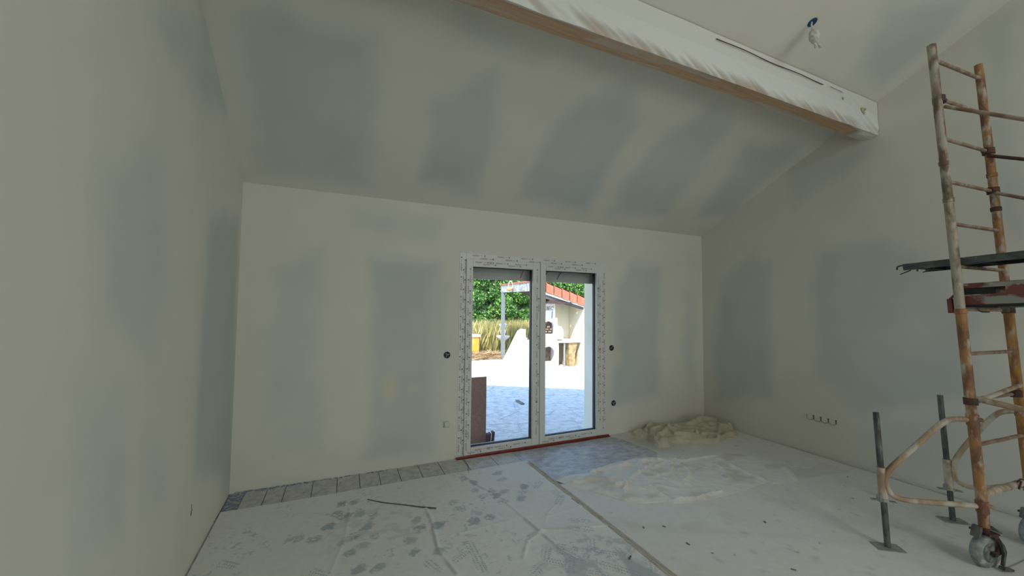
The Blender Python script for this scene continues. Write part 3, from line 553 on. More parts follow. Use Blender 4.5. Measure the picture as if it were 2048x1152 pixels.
# wrinkled cloth
def ridge(x, y, sc, seed, p=3):
    return (1-np.abs(2*fbm(x*sc, y*sc, seed, 2)-1))**p
def zc_(x, y, s):
    e = sstep(0, .05, s); wr = sstep(3.9, 3.3, x)*.7+.30+.4*np.exp(-((x-4.0)/.3)**2-((y+1.0)/.25)**2); h = .0105
    h = h+e*wr*(.015*ridge(x+.4*y, y*1.6, 3.2, 201, 4)+.012*ridge(x, y*1.3, 7, 203, 4)+.007*ridge(x+y, y, 15, 207, 3)+.002*fbm(x*26, y*26, 205, 2))
    for i, c in enumerate(FOLD):
        d = dline(x+(vnoise(x*9, y*9, 211)-.5)*.03, y+(vnoise(x*9, y*9, 213)-.5)*.03, c); h = h+(.016 if i in (0, 1) else .017)*np.exp(-(d/(.016 if i > 1 else .020))**2)*(e*.8+.2)
    h = h+.006*np.exp(-(s/.04)**2)*sstep(.50, .65, fbm(x*3, y*3, 220)); return h
def cc_(X_, Y_):
    n = fbm(X_*4, Y_*4, 231)[..., None]; c = SHC*1.05*(1.0-.08*n); b_ = (sstep(.55, .68, fbm(X_*5+1.7, Y_*8, 233))*.45)[..., None]
    c = c*(1-b_)+np.array((.53,.49,.40))*b_; return c
clothp = [(x, y) for x, y in CLOTH]
cdt_sheet('crumpled_cloth', clothp, .0135, zc_, cc_, 'thin white wrinkled dust cloth spread flat before the bare blue floor patch', 'dust cloth', M_sheet, .009)
# crumpled heap in the corner
HP = [(4.27,-.10),(4.45,-.05),(4.80,-.035),(4.97,-.035),(5.30,-.05),(5.52,-.06),(5.66,-.09),(5.69,-.20),(5.685,-.36),(5.66,-.52),(5.56,-.66),(5.47,-.66),(5.40,-.71),(5.30,-.70),(5.162,-.735),(5.04,-.765),(4.75,-.72),(4.60,-.64),(4.47,-.545),(4.40,-.63),(4.28,-.655),(4.215,-.60),(4.26,-.45),(4.30,-.33),(4.255,-.18)]
def zh(x, y, s):
    jx_ = x+(vnoise(x*5, y*5, 301)-.5)*.05; jy_ = y+(vnoise(x*5, y*5, 303)-.5)*.05
    e = sstep(0, .035, s); big = sstep(0, .22, s); h = .009+e*.010+big*.034*(.5+fbm(x*2.5, y*2.5, 305)); wz = fbm(jx_*4.5, jy_*7, 331, 3); wz2 = fbm(jx_*8, jy_*10, 333, 2)
    wz = vnoise(jx_*2.6, jy_*6+jx_*2, 331); h = h+e*.013*sstep(.46, .475, wz)+e*.012*sstep(.66, .675, wz)
    h = h+big*.045*np.exp(-((x-4.60)/.20)**2-((y+.30)/.22)**2)+big*.045*np.exp(-((x-5.30)/.25)**2-((y+.22)/.14)**2)
    for i, c in enumerate(HFOLD):
        c = [(min(a, 5.66), min(b, -.06)) for a, b in c]; d = dline(jx_, jy_, c); h = h+.034*np.maximum(0, 1-(d/.030)**2)**.5*(.35+.65*e)
    h = h+e*(.020*(1-np.abs(2*vnoise(jx_*2.5+jy_, jy_*9, 307)-1))**4+.010*(1-np.abs(2*vnoise(jx_*7+jy_*3, jy_*11-jx_*4, 309)-1))**4); return h
cdt_sheet('canvas_heap', HP, .0105, zh, None, 'beige canvas dust sheet crumpled in a heap in the far right corner', 'dust sheet', M_heap, .006)
# tape strip along the seam
xs = np.linspace(-1, 1, 15); ys = np.linspace(-.40, -5.0, 260); X_, Y_ = np.meshgrid(xs, ys, indexing='ij')
cxn = 2.648+.004*np.sin(Y_*3)+.008*fbm(Y_*3, Y_*0, 401, 2); wd = .031+.006*fbm(Y_*6, Y_*0+2, 403, 2)
Zt = .0115+.007*np.exp(-((X_-.25)/.14)**2)*(.4+fbm(Y_*5, X_*2, 405))+.004*np.exp(-((X_+.35)/.12)**2)*fbm(Y_*9, X_, 407)-.004*np.abs(X_)**6
m, C = grid_mesh('t', np.stack([cxn+X_*wd, Y_, Zt], -1), np.ones(X_.shape+(4,)), M_tape); recentre(m.build('paper_tape_strip', M_tape, fixn=False, smooth=True, label='long beige paper tape running over the seam between the two floor sheets', cat='tape'))
# debris
for i, (x, y) in enumerate(DEBRIS):
    r = random.uniform(.004, .007); a = random.uniform(0, 3); lx = random.uniform(1.2, 3.2); m = MB()
    m.obox((x, y, .0145+r*.25), (math.cos(a), math.sin(a), 0), (-math.sin(a), math.cos(a), 0), (0, 0, 1), r*lx, r*.7, r*.25)
    m.build('plaster_chip', M_mark if i % 3 else M_plaster, label=None)
    o = recentre(bpy.context.scene.objects[[o_.name for o_ in COL.objects][-1]]); tag(o, 'small plaster crumb or chip lying on the clean right floor sheet', 'debris', 'crumbs on the right floor sheet')
m = MB(); m.tube([(1.061,-.593,.018),(1.168,-.694,.016),(1.328,-.808,.016),(1.45,-.90,.016),(1.543,-.961,.018)], [.003,.0042,.0045,.005,.0055], 8)
recentre(m.build('thin_stick', M_jack, smooth=True, label='thin dark stick lying on the footprinted floor sheet', cat='stick'))
o = None
m = MB(); m.tube([(W-.02,-3.3,.012),(W-.025,-2.9,.012),(W-.018,-2.5,.012),(W-.03,-2.1,.02),(W-.045,-1.95,.035),(W-.03,-1.8,.014),(W-.018,-1.4,.012),(W-.02,-.9,.012)], .0035, 8)
recentre(m.build('wall_foot_cable', M_white, smooth=True, label='pale cable lying along the foot of the right wall', cat='cable'))

# ------------------------------------------------------------------ scaffold
a_, b_ = -.071, .045
SX = Vector((math.cos(a_), math.sin(a_), 0)); SN0 = Vector((-math.sin(a_), math.cos(a_), 0)); SZ = SN0*math.sin(b_)+Vector((0,0,math.cos(b_))); SN = SN0*math.cos(b_)-Vector((0,0,math.sin(b_))); SB = Vector((4.555,-3.045,0))
def S(u, v, h): return SB+SX*u+SN*v+SZ*h
PW = .644
scf = empty('scaffold_tower', (4.85,-3.5,0), 'rusty orange mobile scaffold tower with ladder frame standing by the right wall', 'scaffold')
def caster(v, u, up_=True):
    c = S(u, v, .28); c = Vector((c.x, c.y, 0)); wc = Vector((c.x+.0, c.y, .102)); ax = Vector((-.27, -.963, 0)); fwd = Vector((.963, -.27, 0))
    m = MB(); m.lathe(wc-ax*.026, ax, [(0,.078),(.004,.094),(.012,.101),(.026,.103),(.040,.101),(.048,.094),(.052,.078)], 36); ty = m.build('caster', M_rub, scf, smooth=True)
    m = MB(); m.lathe(wc-ax*.029, ax, [(0,.020),(.002,.060),(.010,.062),(.048,.062),(.056,.060),(.058,.020)], 28); m.build('wheel_hub', M_hub, ty, smooth=True)
    m = MB()
    for s in (-1, 1):
        p = wc+ax*.036*s; m.prism([p+fwd*a+Vector((0,0,c)) for a, c in ((-.004,.116),(.034,.116),(.072,.060),(.066,-.004),(.0,-.020),(-.016,-.002),(-.006,.014),(.030,.012),(.040,.055),(.014,.088))], ax*.006)
    m.obox(wc+Vector((0,0,.118)), ax, fwd, (0,0,1), .050, .042, .006); m.tube([wc+Vector((0,0,.12)), wc+Vector((0,0,.20))], .024, 16); m.lathe(wc-ax*.056, ax, [(0,.010),(.112,.010)], 10)
    m.build('fork', M_rust, ty)
    m = MB(); q = wc+ax*.05; m.prism([q+fwd*.02+Vector((0,0,.10)), q+fwd*.05+Vector((0,0,.06)), q+fwd*.065+Vector((0,0,.02)), q+fwd*.045+Vector((0,0,-.06)), q+fwd*.03+Vector((0,0,-.06)), q+fwd*.045+Vector((0,0,.01))], ax*.014)
    m.prism([q+fwd*.01+Vector((0,0,-.075)), q+fwd*.085+Vector((0,0,-.088)), q+fwd*.09+Vector((0,0,-.078)), q+fwd*.02+Vector((0,0,-.06))], ax*.03)
    m.obox(wc+fwd*.055+Vector((0,0,.135)), (fwd+Vector((0,0,-.6))).normalized(), ax, (Vector((0,0,1))+fwd*.6).normalized(), .045, .028, .005)
    m.obox(wc-fwd*.062+Vector((0,0,.125)), (fwd*.3+Vector((0,0,1))).normalized(), ax, fwd, .034, .022, .010)
    m.build('brake_pedal', M_jack, ty)
def coupler(u, v, h, dir_):
    c = S(u, v, h); m = MB(); m.tube([c-SZ*.022, c+SZ*.022], .034, 14); d = dir_.normalized(); m.tube([c+d*.02, c+d*.055], .022, 10); m.tube([c-SX*.012+d*.05-SZ*.0, c-SX*.05+d*.06], .007, 6); m.tube([c+SX*.03+SZ*.012, c+SX*.05+SZ*.03], .008, 6)
    m.build('coupler', M_rust, scf)
H_R = [3.401, 3.114, 2.820, 2.512, 2.215, 1.920, 1.630, 1.335, 1.040, .751]
for fi, v0 in enumerate((0, -2.3)):
    for u, mt, zt in ((0, M_spl, 3.507), (PW, M_yel, 3.511)):
        m = MB()
        m.tube([S(u, v0, 1.62), S(u, v0, zt)], .0245, 18); p_ = m.build('post', mt if u == 0 else M_or, scf, smooth=True)
        m = MB(); m.tube([S(u, v0, .25), S(u, v0, 1.62)], .0265, 18); m.lathe(S(u, v0, 1.60), SZ, [(0,.0265),(.004,.031),(.03,.031),(.034,.0265)], 18); m.build('post', M_or if u == 0 else M_yel, scf, smooth=True)
        for hc in (2.62, 2.36): m = MB(); m.lathe(S(u, v0, hc), SZ, [(0,.025),(.004,.029),(.03,.029),(.034,.025)], 18); m.build('collar', M_rust if (u and hc < 2.5) else mt, scf)
        caster(v0, u)
    for h in H_R: m = MB(); m.tube([S(.02, v0, h), S(PW-.02, v0, h)], .0125, 10); m.build('rung', M_rung, scf, smooth=True)
    m = MB(); m.tube([S(.02, v0, .444), S(PW-.02, v0, .444)], .022, 14); m.build('rung', M_tan, scf, smooth=True)
dN = -SN
coupler(.02, 0, 3.105, SX); coupler(PW-.01, 0, 2.821, -SX); coupler(PW-.01, 0, 2.517, -SX); coupler(PW, 0, 1.63, -SX); coupler(0, 0, 1.03, SX); coupler(.60, 0, 1.04, -SX)
def brace(u, v1, h1, v2, h2, r=.014, mt=M_rung):
    k = (h2-h1)/(v2-v1); m = MB(); m.tube([S(u, v1, h1), S(u, -2.3, h1+k*(-2.3-v1))], r, 10); m.build('brace', mt, scf, smooth=True)
brace(.026, -.022, 3.045, -.363, 2.775, .0125); brace(PW-.026, .0, 2.787, -.158, 2.696, .0125, M_rust); brace(PW-.026, 0, 2.505, -.136, 2.420, .0125, M_rung); brace(.03, -.017, 1.047, -.223, 1.012, .019, M_tan); brace(PW-.03, 0, 1.66, -.075, 1.69, .012, M_rust)
m = MB(); m.tube([S(.02,-.02,1.03), S(PW-.02,-.02,1.10)], .015, 10); m.build('brace', M_tan, scf, smooth=True)
def smooth_path(P, it=2):
    P = [Vector(p) for p in P]
    for _ in range(it):
        Q = [P[0]]
        for a, b in zip(P, P[1:]): Q += [a*.75+b*.25, a*.25+b*.75]
        P = Q+[P[-1]]
    return P
def outrigger(pts, jx_, jy_, top, slt, slb, nut, mt):
    m = MB(); m.tube(smooth_path([S(*p) for p in pts]), .0175, 12); o = m.build('outrigger', mt, scf, smooth=True)
    J = Vector((jx_, jy_, 0)); A = lambda h: J+SZ*h
    m = MB(); m.tube([A(.006), A(top)], .0175, 14); m.build('screw_jack', M_jack, o, smooth=True)
    m = MB(); m.tube([A(slb), A(slt)], .0245, 16); m.build('jack_sleeve', M_tan, o, smooth=True)
    m = MB(); c = A(slb-.012); m.lathe(A(slb-.012), SZ, [(0,.030),(.02,.026)], 12); m.obox(c, Vector((.75,-.66,-.04)).normalized(), Vector((.66,.75,0)), (0,0,1), .070, .016, .004); m.obox(c+Vector((-.03,.012,.02)), (1,0,0), (0,1,0), (0,0,1), .010, .012, .022); m.build('wing_nut', M_plate, o)
    m = MB(); m.obox(J+Vector((0,0,.0105)), Vector((.80,-.60,0)), Vector((.60,.80,0)), (0,0,1), .080, .050, .004); m.build('foot_plate', M_plate, o, bevel=.001)
    return o
o1 = outrigger([(-.016,.015,.912),(-.07,.067,.910),(-.112,.106,.880),(-.218,.207,.71),(-.31,.295,.567),(-.352,.322,.502),(-.355,.323,.420),(-.322,.299,.365),(-.27,.257,.350),(-.2,.19,.356),(-.016,.015,.372)], 4.223, -2.681, .905, .535, .325, 0, M_tan)
o2 = outrigger([(.646,-.008,.917),(.624,.079,.902),(.612,.127,.857),(.586,.234,.68),(.562,.327,.509),(.556,.347,.42),(.558,.343,.345),(.567,.308,.312),(.579,.26,.308),(.597,.189,.33),(.637,.03,.403)], 5.130, -2.708, .955, .465, .250, 0, M_tan)
for u, hh in ((0,.912),(0,.372),(PW,.917),(PW,.403)):
    m = MB(); m.tube([S(u,0,hh-.035), S(u,0,hh+.035)], .031, 16); m.tube([S(u+.02,-.005,hh), S(u+.06,-.02,hh-.004)], .013, 8); m.build('clamp', M_or, scf, smooth=True)
m = MB(); m.tube([S(.40,-.026,.475), S(.44,-.03,.49), S(.50,-.032,.475)], .005, 6); m.tube([S(.42,-.024,.425), S(.43,-.035,.48)], .005, 6); m.build('wire_clip', M_rust, scf)
# decks: channel planks that hook on the rungs
def deck(name, u0, u1, v0, v1, h0, h1, mt, label, slot):
    t = empty(name, S((u0+u1)/2, (v0+v1)/2, h0), label, 'scaffold deck'); A = lambda u, v, h: S(u, v, h)
    def side(u, du):
        m = MB(); th = .003; fl = .010*(1 if du > 0 else -1)
        if slot:
            hs0, hs1 = h0+(h1-h0)*.52, h0+(h1-h0)*.80; s0, s1 = v1-.03, v1-.225
            for (va, vb, ha, hb) in ((v0, s1, h0, h1), (s1, s0, h0, hs0), (s1, s0, hs1, h1), (s0, v1, h0, h1)):
                m.add([A(u,va,ha),A(u,vb,ha),A(u,vb,hb),A(u,va,hb),A(u+du*.003,va,ha),A(u+du*.003,vb,ha),A(u+du*.003,vb,hb),A(u+du*.003,va,hb)], [(0,3,2,1),(4,5,6,7),(0,1,5,4),(1,2,6,5),(2,3,7,6),(3,0,4,7)])
        else:
            mid = h0+(h1-h0)*.45
            for ha, hb, o_ in ((mid, h1, 0), (h0, mid, .006*du)):
                m.add([A(u+o_,v0,ha),A(u+o_,v1,ha),A(u+o_*0,v1,hb),A(u+o_*0,v0,hb),A(u+o_+du*.003,v0,ha),A(u+o_+du*.003,v1,ha),A(u+du*.003,v1,hb),A(u+du*.003,v0,hb)], [(0,3,2,1),(4,5,6,7),(0,1,5,4),(1,2,6,5),(2,3,7,6),(3,0,4,7)])
            m.tube([A(u-du*.001, v0, mid), A(u-du*.001, v1, mid)], .0022, 6)
        return m
    side(u0, 1).build('side_rail', mt, t, fixn=True); side(u1, -1).build('side_rail', mt, t)
    m = MB(); m.add([A(u0,v0,h1),A(u1,v0,h1),A(u1,v1,h1),A(u0,v1,h1),A(u0,v0,h1-.004),A(u1,v0,h1-.004),A(u1,v1,h1-.004),A(u0,v1,h1-.004)], [(0,1,2,3),(7,6,5,4),(0,4,5,1),(1,5,6,2),(2,6,7,3),(3,7,4,0)]); m.build('deck_plate', mt, t)
    if not slot:
        for v in np.arange(v0+.15, v1, .30):
            m = MB(); m.add([A(u0+.004,v,h0+.004),A(u1-.004,v,h0+.004),A(u1-.004,v+.05,h0+.004),A(u0+.004,v+.05,h0+.004),A(u0+.004,v,h0+.03),A(u1-.004,v,h0+.03),A(u1-.004,v+.05,h0+.03),A(u0+.004,v+.05,h0+.03)], [(0,3,2,1),(4,5,6,7),(0,1,5,4),(1,2,6,5),(2,3,7,6),(3,0,4,7)])
            m.build('cross_bar', M_darkun, t)
    return t, A
t, A = deck('scaffold_deck', .060, .360, -2.36, .305, 1.934, 1.982, M_deck, 'dark grey metal scaffold deck on the upper rung, hooked end sticking out left', False)
for u in (.075, .345):
    m = MB(); m.tube(smooth_path([A(u,.295,1.972), A(u,.325,1.974), A(u,.345,1.968), A(u,.348,1.945)]), .006, 8); m.build('hook', M_deck, t, smooth=True)
for v in (.30, .17): m = MB(); m.tube([A(.10,v-.02,1.934), A(.04,v+.015,1.905)], .004, 6); m.build('locking_pin', M_jack, t)
t, A = deck('scaffold_deck', .035, .560, -2.36, .028, 1.645, 1.802, M_deck2, 'worn red and grey scaffold platform on the lower rung with a slot in its side', True)
m = MB(); m.add([A(.04,.02,1.645),A(.555,.02,1.645),A(.555,.02,1.80),A(.04,.02,1.80),A(.04,.028,1.645),A(.555,.028,1.645),A(.555,.028,1.80),A(.04,.028,1.80)], [(0,3,2,1),(4,5,6,7),(0,1,5,4),(1,2,6,5),(2,3,7,6),(3,0,4,7)]); m.build('end_rail', M_darkun, t)
m = MB(); m.tube([A(.04,-2.3,1.652), A(.04,.02,1.652)], .010, 8); m.build('bottom_flange', M_darkun, t)
mredh = mat('red_hook', (.20,.05,.035), .6, color2=(.12,.04,.03), nscale=20)
m = MB(); m.obox(A(.0,.045,1.655), SX, SN, SZ, .012, .012, .048); m.tube([A(.0,.045,1.70), A(.02,.02,1.74)], .007, 8); m.build('hook', mredh, t)
m = MB(); m.tube(smooth_path([A(.045,-.06,1.645), A(.045,-.068,1.618), A(.045,-.085,1.610), A(.045,-.115,1.610)]), .005, 8); m.build('locking_pin', M_jack, t)
m = MB(); m.obox(A(.045,-.185,1.620), SX, SN, SZ, .010, .012, .014); m.build('foot_block', M_jack, t)
# cable on the floor below the tower
m = MB(); m.tube([(4.64,-3.10,.012),(4.95,-3.12,.012),(5.25,-3.16,.012),(5.6,-3.22,.012)], .004, 6); recentre(m.build('floor_string', M_grey, label='thin grey string on the floor running right from the front caster', cat='string'))
# ------------------------------------------------------------------ outdoors
GZ = -.10
M_gr = mat('yard_ground', (.58,.58,.56), .9, color2=(.48,.48,.46), nscale=3, bump=.4, bscale=30)
M_stone = mat('paving_stone', (.64,.65,.63), .85, color2=(.45,.47,.48), nscale=9, lo=.42, hi=.66, color3=(.30,.33,.34), n3=26, t3=.64, bump=.9, bscale=26)
M_earth = mat('dry_earth', (.36,.26,.15), .95, color2=(.24,.18,.10), nscale=5)
m = MB(); m.box((-12,.46,GZ-.1),(20,8.3,GZ-.0075)); ter = m.build('terrace', M_gr, kind='structure')
m = MB(); m.box((-25,8.3,GZ-.1),(40,45,GZ-.03)); m.box((-25,-14,GZ-.12),(-.36,.44,GZ-.03)); m.build('garden_ground', M_earth, kind='structure')
# crazy paving by clipping Voronoi cells
sites = []
r_ = random.Random(3)
gxn, gyn = 14, 15
for i in range(gxn):
    for j in range(gyn): sites.append((1.7+(i+.5+r_.uniform(-.47,.47))*.40, .47+(j+.5+r_.uniform(-.47,.47))*.36))
x0_, x1_, y0_, y1_ = 1.7, 1.7+gxn*.40, .47, .47+gyn*.36
for i, (sx, sy_) in enumerate(sites):
    poly = [(x0_,y0_),(x1_,y0_),(x1_,y1_),(x0_,y1_)]
    for j, (tx, ty_) in enumerate(sites):
        if i == j or abs(tx-sx)+abs(ty_-sy_) > 2.4: continue
        nx_, ny_ = tx-sx, ty_-sy_; L_ = math.hypot(nx_, ny_); nx_ /= L_; ny_ /= L_; c = nx_*(sx+tx)/2+ny_*(sy_+ty_)/2-.0045
        q = []
        for k in range(len(poly)):
            A_, B_ = poly[k], poly[(k+1) % len(poly)]; da, db = nx_*A_[0]+ny_*A_[1]-c, nx_*B_[0]+ny_*B_[1]-c
            if da <= 0: q.append(A_)
            if da*db < 0: f_ = da/(da-db); q.append((A_[0]+(B_[0]-A_[0])*f_, A_[1]+(B_[1]-A_[1])*f_))
        poly = q
        if len(poly) < 3: break
    if len(poly) < 3: continue
    m = MB(); h = .017+r_.uniform(-.003,.004); m.prism([(x, y, GZ-.02) for x, y in poly], (0,0,h)); m.build('paving_stone', M_stone, ter)
M_wallw = mat('cream_render', (.72,.66,.50), .9, color2=(.68,.61,.45), nscale=2)  # cream render in the wall's own colour
M_bw = mat('barbecue_white', (.82,.80,.76), .85, color2=(.76,.74,.70), nscale=3)
M_soot = mat('sooty_brick', (.30,.20,.14), .9, color2=(.13,.10,.08), nscale=9)
M_cream = mat('cream_stone', (.42,.30,.15), .9, color2=(.26,.18,.09), nscale=9)
M_terra = mat('terracotta', (.44,.155,.08), .8, color2=(.36,.12,.065), nscale=6)
M_soff = mat('soffit_wood', (.10,.085,.075), .8); M_postp = mat('galvanised_post', (.20,.225,.225), .5)
M_fasc = mat('stone_fascia', (.40,.40,.37), .9, color2=(.22,.23,.22), nscale=14, lo=.45, hi=.6)
M_copper = mat('smoke_hood', (.05,.03,.022), .6)
# garden boundary walls behind the barbecue
m = MB(); m.box((6.78,6.50,GZ-.03),(7.60,6.62,1.79)); m.box((7.58,4.9,GZ-.03),(7.75,6.62,1.79)); o = m.build('shelter_wall', M_wallw, label='cream rendered corner wall behind the barbecue under the tiled shelter', cat='wall', fixn=True); recentre(o)
# barbecue
bb = empty('masonry_barbecue', (6.4, 6.2, GZ), 'white masonry barbecue with two arched openings seen through the right pane', 'barbecue')
def arch_panel(m, x0, x1, z0, z1, ax0, ax1, az0, ar, y0, y1, n=14):
    """front panel with an arched opening"""
    cx_ = (ax0+ax1)/2; rx = (ax1-ax0)/2; top = []
    for k in range(n+1):
        a = math.pi*(1-k/n); top.append((cx_+rx*math.cos(a), ar+(rx)*math.sin(a)*.9))
    m.box((x0,y0,z0),(ax0,y1,z1)); m.box((ax1,y0,z0),(x1,y1,z1)); m.box((ax0,y0,z0),(ax1,y1,az0))
    for (xa, za), (xb, zb) in zip(top, top[1:]):
        m.add([(xa,y0,za),(xb,y0,zb),(xb,y0,z1),(xa,y0,z1),(xa,y1,za),(xb,y1,zb),(xb,y1,z1),(xa,y1,z1)], [(0,1,2,3),(7,6,5,4),(0,4,5,1),(2,6,7,3)])
m = MB(); arch_panel(m, 6.20, 6.80, .62, 1.32, 6.30, 6.72, .86, 1.04, 5.90, 6.0); m.box((6.20,6.0,.62),(6.26,6.49,1.32)); m.box((6.74,6.0,.62),(6.80,6.49,1.32)); m.build('oven_body', M_bw, bb)
m = MB(); m.box((6.26,6.12,.62),(6.74,6.2,1.32)); m.build('oven_back', M_soot, bb)
for i in range(8):
    x = 6.30+i*.05; m = MB(); m.obox((x+.02,6.05,.92+(i%3)*.07), (1,0,0), (0,1,0), (0,0,1), .05, .04, .022); m.build('fire_brick', M_soot, bb)
m = MB(); arch_panel(m, 5.98, 6.84, GZ, .62, 6.26, 6.74, .07, .28, 5.88, 5.98); m.box((6.78,5.98,GZ),(6.84,6.49,.62)); m.box((5.98,5.98,GZ),(6.04,6.49,.62)); m.build('fuel_store', M_bw, bb)
m = MB(); m.box((6.04,6.25,GZ),(6.78,6.3,.6)); m.build('store_back', M_soot, bb)
m = MB(); m.box((5.90,5.80,.60),(6.98,6.49,.655)); m.build('worktop', mat('worktop', (.50,.54,.52), .5), bb)
m = MB(); m.box((6.98,5.80,.60),(7.56,6.49,.66)); m.build('side_shelf', M_bw, bb)
m = MB(); m.prism([(7.18,5.86,.60),(7.50,5.86,.60),(7.40,5.86,.25),(7.42,5.86,GZ),(7.20,5.86,GZ)], (0,.4,0)); m.build('stone_leg', M_cream, bb)
m = MB(); m.box((7.00,5.84,GZ),(7.04,5.88,.60)); m.build('steel_leg', M_grey, bb)
m = MB(); m.box((6.24,6.05,1.32),(6.82,6.49,1.98)); m.build('chimney_breast', M_bw, bb)
m = MB(); m.add([(6.30,5.62,1.74),(7.15,5.62,1.74),(7.15,6.4,1.74),(6.30,6.4,1.74),(6.50,5.75,1.90),(7.02,5.75,1.90),(7.02,6.3,1.98),(6.50,6.3,1.98)], [(0,3,2,1),(4,5,6,7),(0,1,5,4),(1,2,6,5),(2,3,7,6),(3,0,4,7)]); m.build('smoke_hood', M_copper, bb)
tcv = bpy.data.curves.new('t', 'FONT'); tcv.body = "BARBEC'"; tcv.size = .165; tcv.extrude = .004; tcv.resolution_u = 2
to = bpy.data.objects.new('t', tcv); COL.objects.link(to); bpy.context.view_layer.update(); lm = bpy.data.meshes.new_from_object(to.evaluated_get(bpy.context.evaluated_depsgraph_get())); bpy.data.objects.remove(to)
vv = np.array([v.co[:] for v in lm.vertices]); vv[:, 0] *= .50/(vv[:, 0].max()); m = MB(); m.add([(6.265+a, 6.045-c, 1.545+b) for a, b, c in vv], [tuple(p.vertices) for p in lm.polygons]); m.build('lettering', M_soff, bb, fixn=False, kind='stuff')
m = MB(); m.tube([(6.62,5.90,1.30),(6.62,5.88,1.52)], .012, 6); m.tube([(6.62,5.9,1.0),(6.62,5.89,1.30)], .005, 6); m.build('fire_poker', M_soff, bb)
m = MB(); m.prism([(6.78,5.89,.70),(7.0,5.89,.70),(7.0,5.89,.95),(6.93,5.89,1.06),(6.78,5.89,1.10)], (0,.2,0)); m.build('side_niche', M_bw, bb)
# sloped side counter on the left of the barbecue
m = MB(); m.prism([(5.30,6.3,GZ),(6.0,6.3,GZ),(5.97,6.3,.98),(5.86,6.3,.92)], (0,.35,0)); m.box((5.84,6.2,.66),(5.97,6.6,.74)); recentre(m.build('sloped_side_wall', M_bw, label='bright white sloping masonry wing left of the barbecue, seen through the left pane', cat='wall'))
# shelter
sh = empty('tiled_shelter', (6.0, 8.05, GZ), 'open shelter with terracotta verge tiles on a grey steel post', 'shelter')
m = MB(); m.box((5.94,8.0,GZ-.02),(6.04,8.10,2.13)); m.build('post', M_postp, sh)
zr = lambda x: 2.40-.30*(x-6.0)
m = MB(); m.add([(5.96,5.66,2.09),(5.96,8.2,2.12),(5.96,8.2,2.36),(5.96,5.66,2.38),(6.02,5.66,2.09),(6.02,8.2,2.12),(6.02,8.2,2.36),(6.02,5.66,2.38)], [(0,1,2,3),(7,6,5,4),(0,4,5,1),(1,5,6,2),(2,6,7,3),(3,7,4,0)]); m.build('side_fascia', M_fasc, sh)
m = MB(); m.prism([(6.0,5.72,zr(6.0)-.06),(8.2,5.72,zr(8.2)-.06),(8.2,5.72,zr(8.2)-.02),(6.0,5.72,zr(6.0)-.02)], (0,2.5,0)); m.build('roof_deck', M_soff, sh)
m = MB(); m.prism([(6.0,5.66,zr(6.0)-.33),(7.57,5.66,zr(7.57)-.287),(7.57,5.66,zr(7.57)-.227),(6.0,5.66,zr(6.0)-.27)], (0,.05,0)); m.build('white_barge_board', M_bw, sh)
m = MB(); m.prism([(6.0,5.70,zr(6.0)-.45),(7.57,5.70,zr(7.57)-.35),(7.57,5.70,zr(7.57)-.25),(6.0,5.70,zr(6.0)-.25)], (0,.10,0)); m.build('rafter', M_soff, sh)
for i in range(6):
    x = 6.0+i*.262; z = zr(x); m = MB(); d = .27
    m.prism([(x,5.60,z-.26),(x+d*.87,5.60,zr(x+d*.87)-.26),(x+d*.87,5.60,zr(x+d*.87)+.005),(x+.02,5.60,z+.02),(x,5.60,z+.0)], (0,.022,0)); m.prism([(x,5.60,z),(x+d*.87,5.60,zr(x+d*.87)-.02),(x+d*.87,5.60,zr(x+d*.87)+.005),(x,5.60,z+.025)], (0,.25,0)); m.build('verge_tile', M_terra, sh)
for j in range(9):
    y = 5.87+j*.262; m = MB(); m.prism([(5.93,y,2.36),(8.2,y,zr(8.2)-.02),(8.2,y,zr(8.2)+.02),(5.93,y,2.40)], (0,.25,0)); m.build('roof_tile', M_terra, sh)
# lamp hanging by the fascia
t = empty('basket_lamp', (5.88, 7.2, 2.14), 'orange basket lamp with white hoop hanging at the shelter corner', 'lamp')
m = MB(); m.tube([(5.87+.075*math.cos(a), 7.2, 2.29+.15*math.sin(a)) for a in np.linspace(-.4, math.pi+.4, 16)], .012, 8); m.build('hoop', M_bw, t, smooth=True)
m = MB(); m.lathe((5.84,7.2,2.15), (0,0,1), [(0,.04),(.02,.09),(.06,.10),(.10,.06)], 16); m.build('basket', mat('wicker', (.75,.38,.12), .8, color2=(.6,.28,.1), nscale=60), t, smooth=True)
m = MB(); m.tube([(6.35,6.4,2.42),(6.5,6.35,2.20),(6.58,6.3,2.05)], .018, 8); m.tube(smooth_path([(6.3,6.4,2.06),(6.32,6.4,1.96),(6.45,6.4,1.90),(6.6,6.4,1.93),(6.62,6.4,2.02),(6.5,6.4,1.98),(6.38,6.4,1.95)]), .008, 6); recentre(m.build('hanging_cable', M_soff, smooth=True, label='dark cable coil hanging under the shelter roof beside the door stile', cat='cable'))
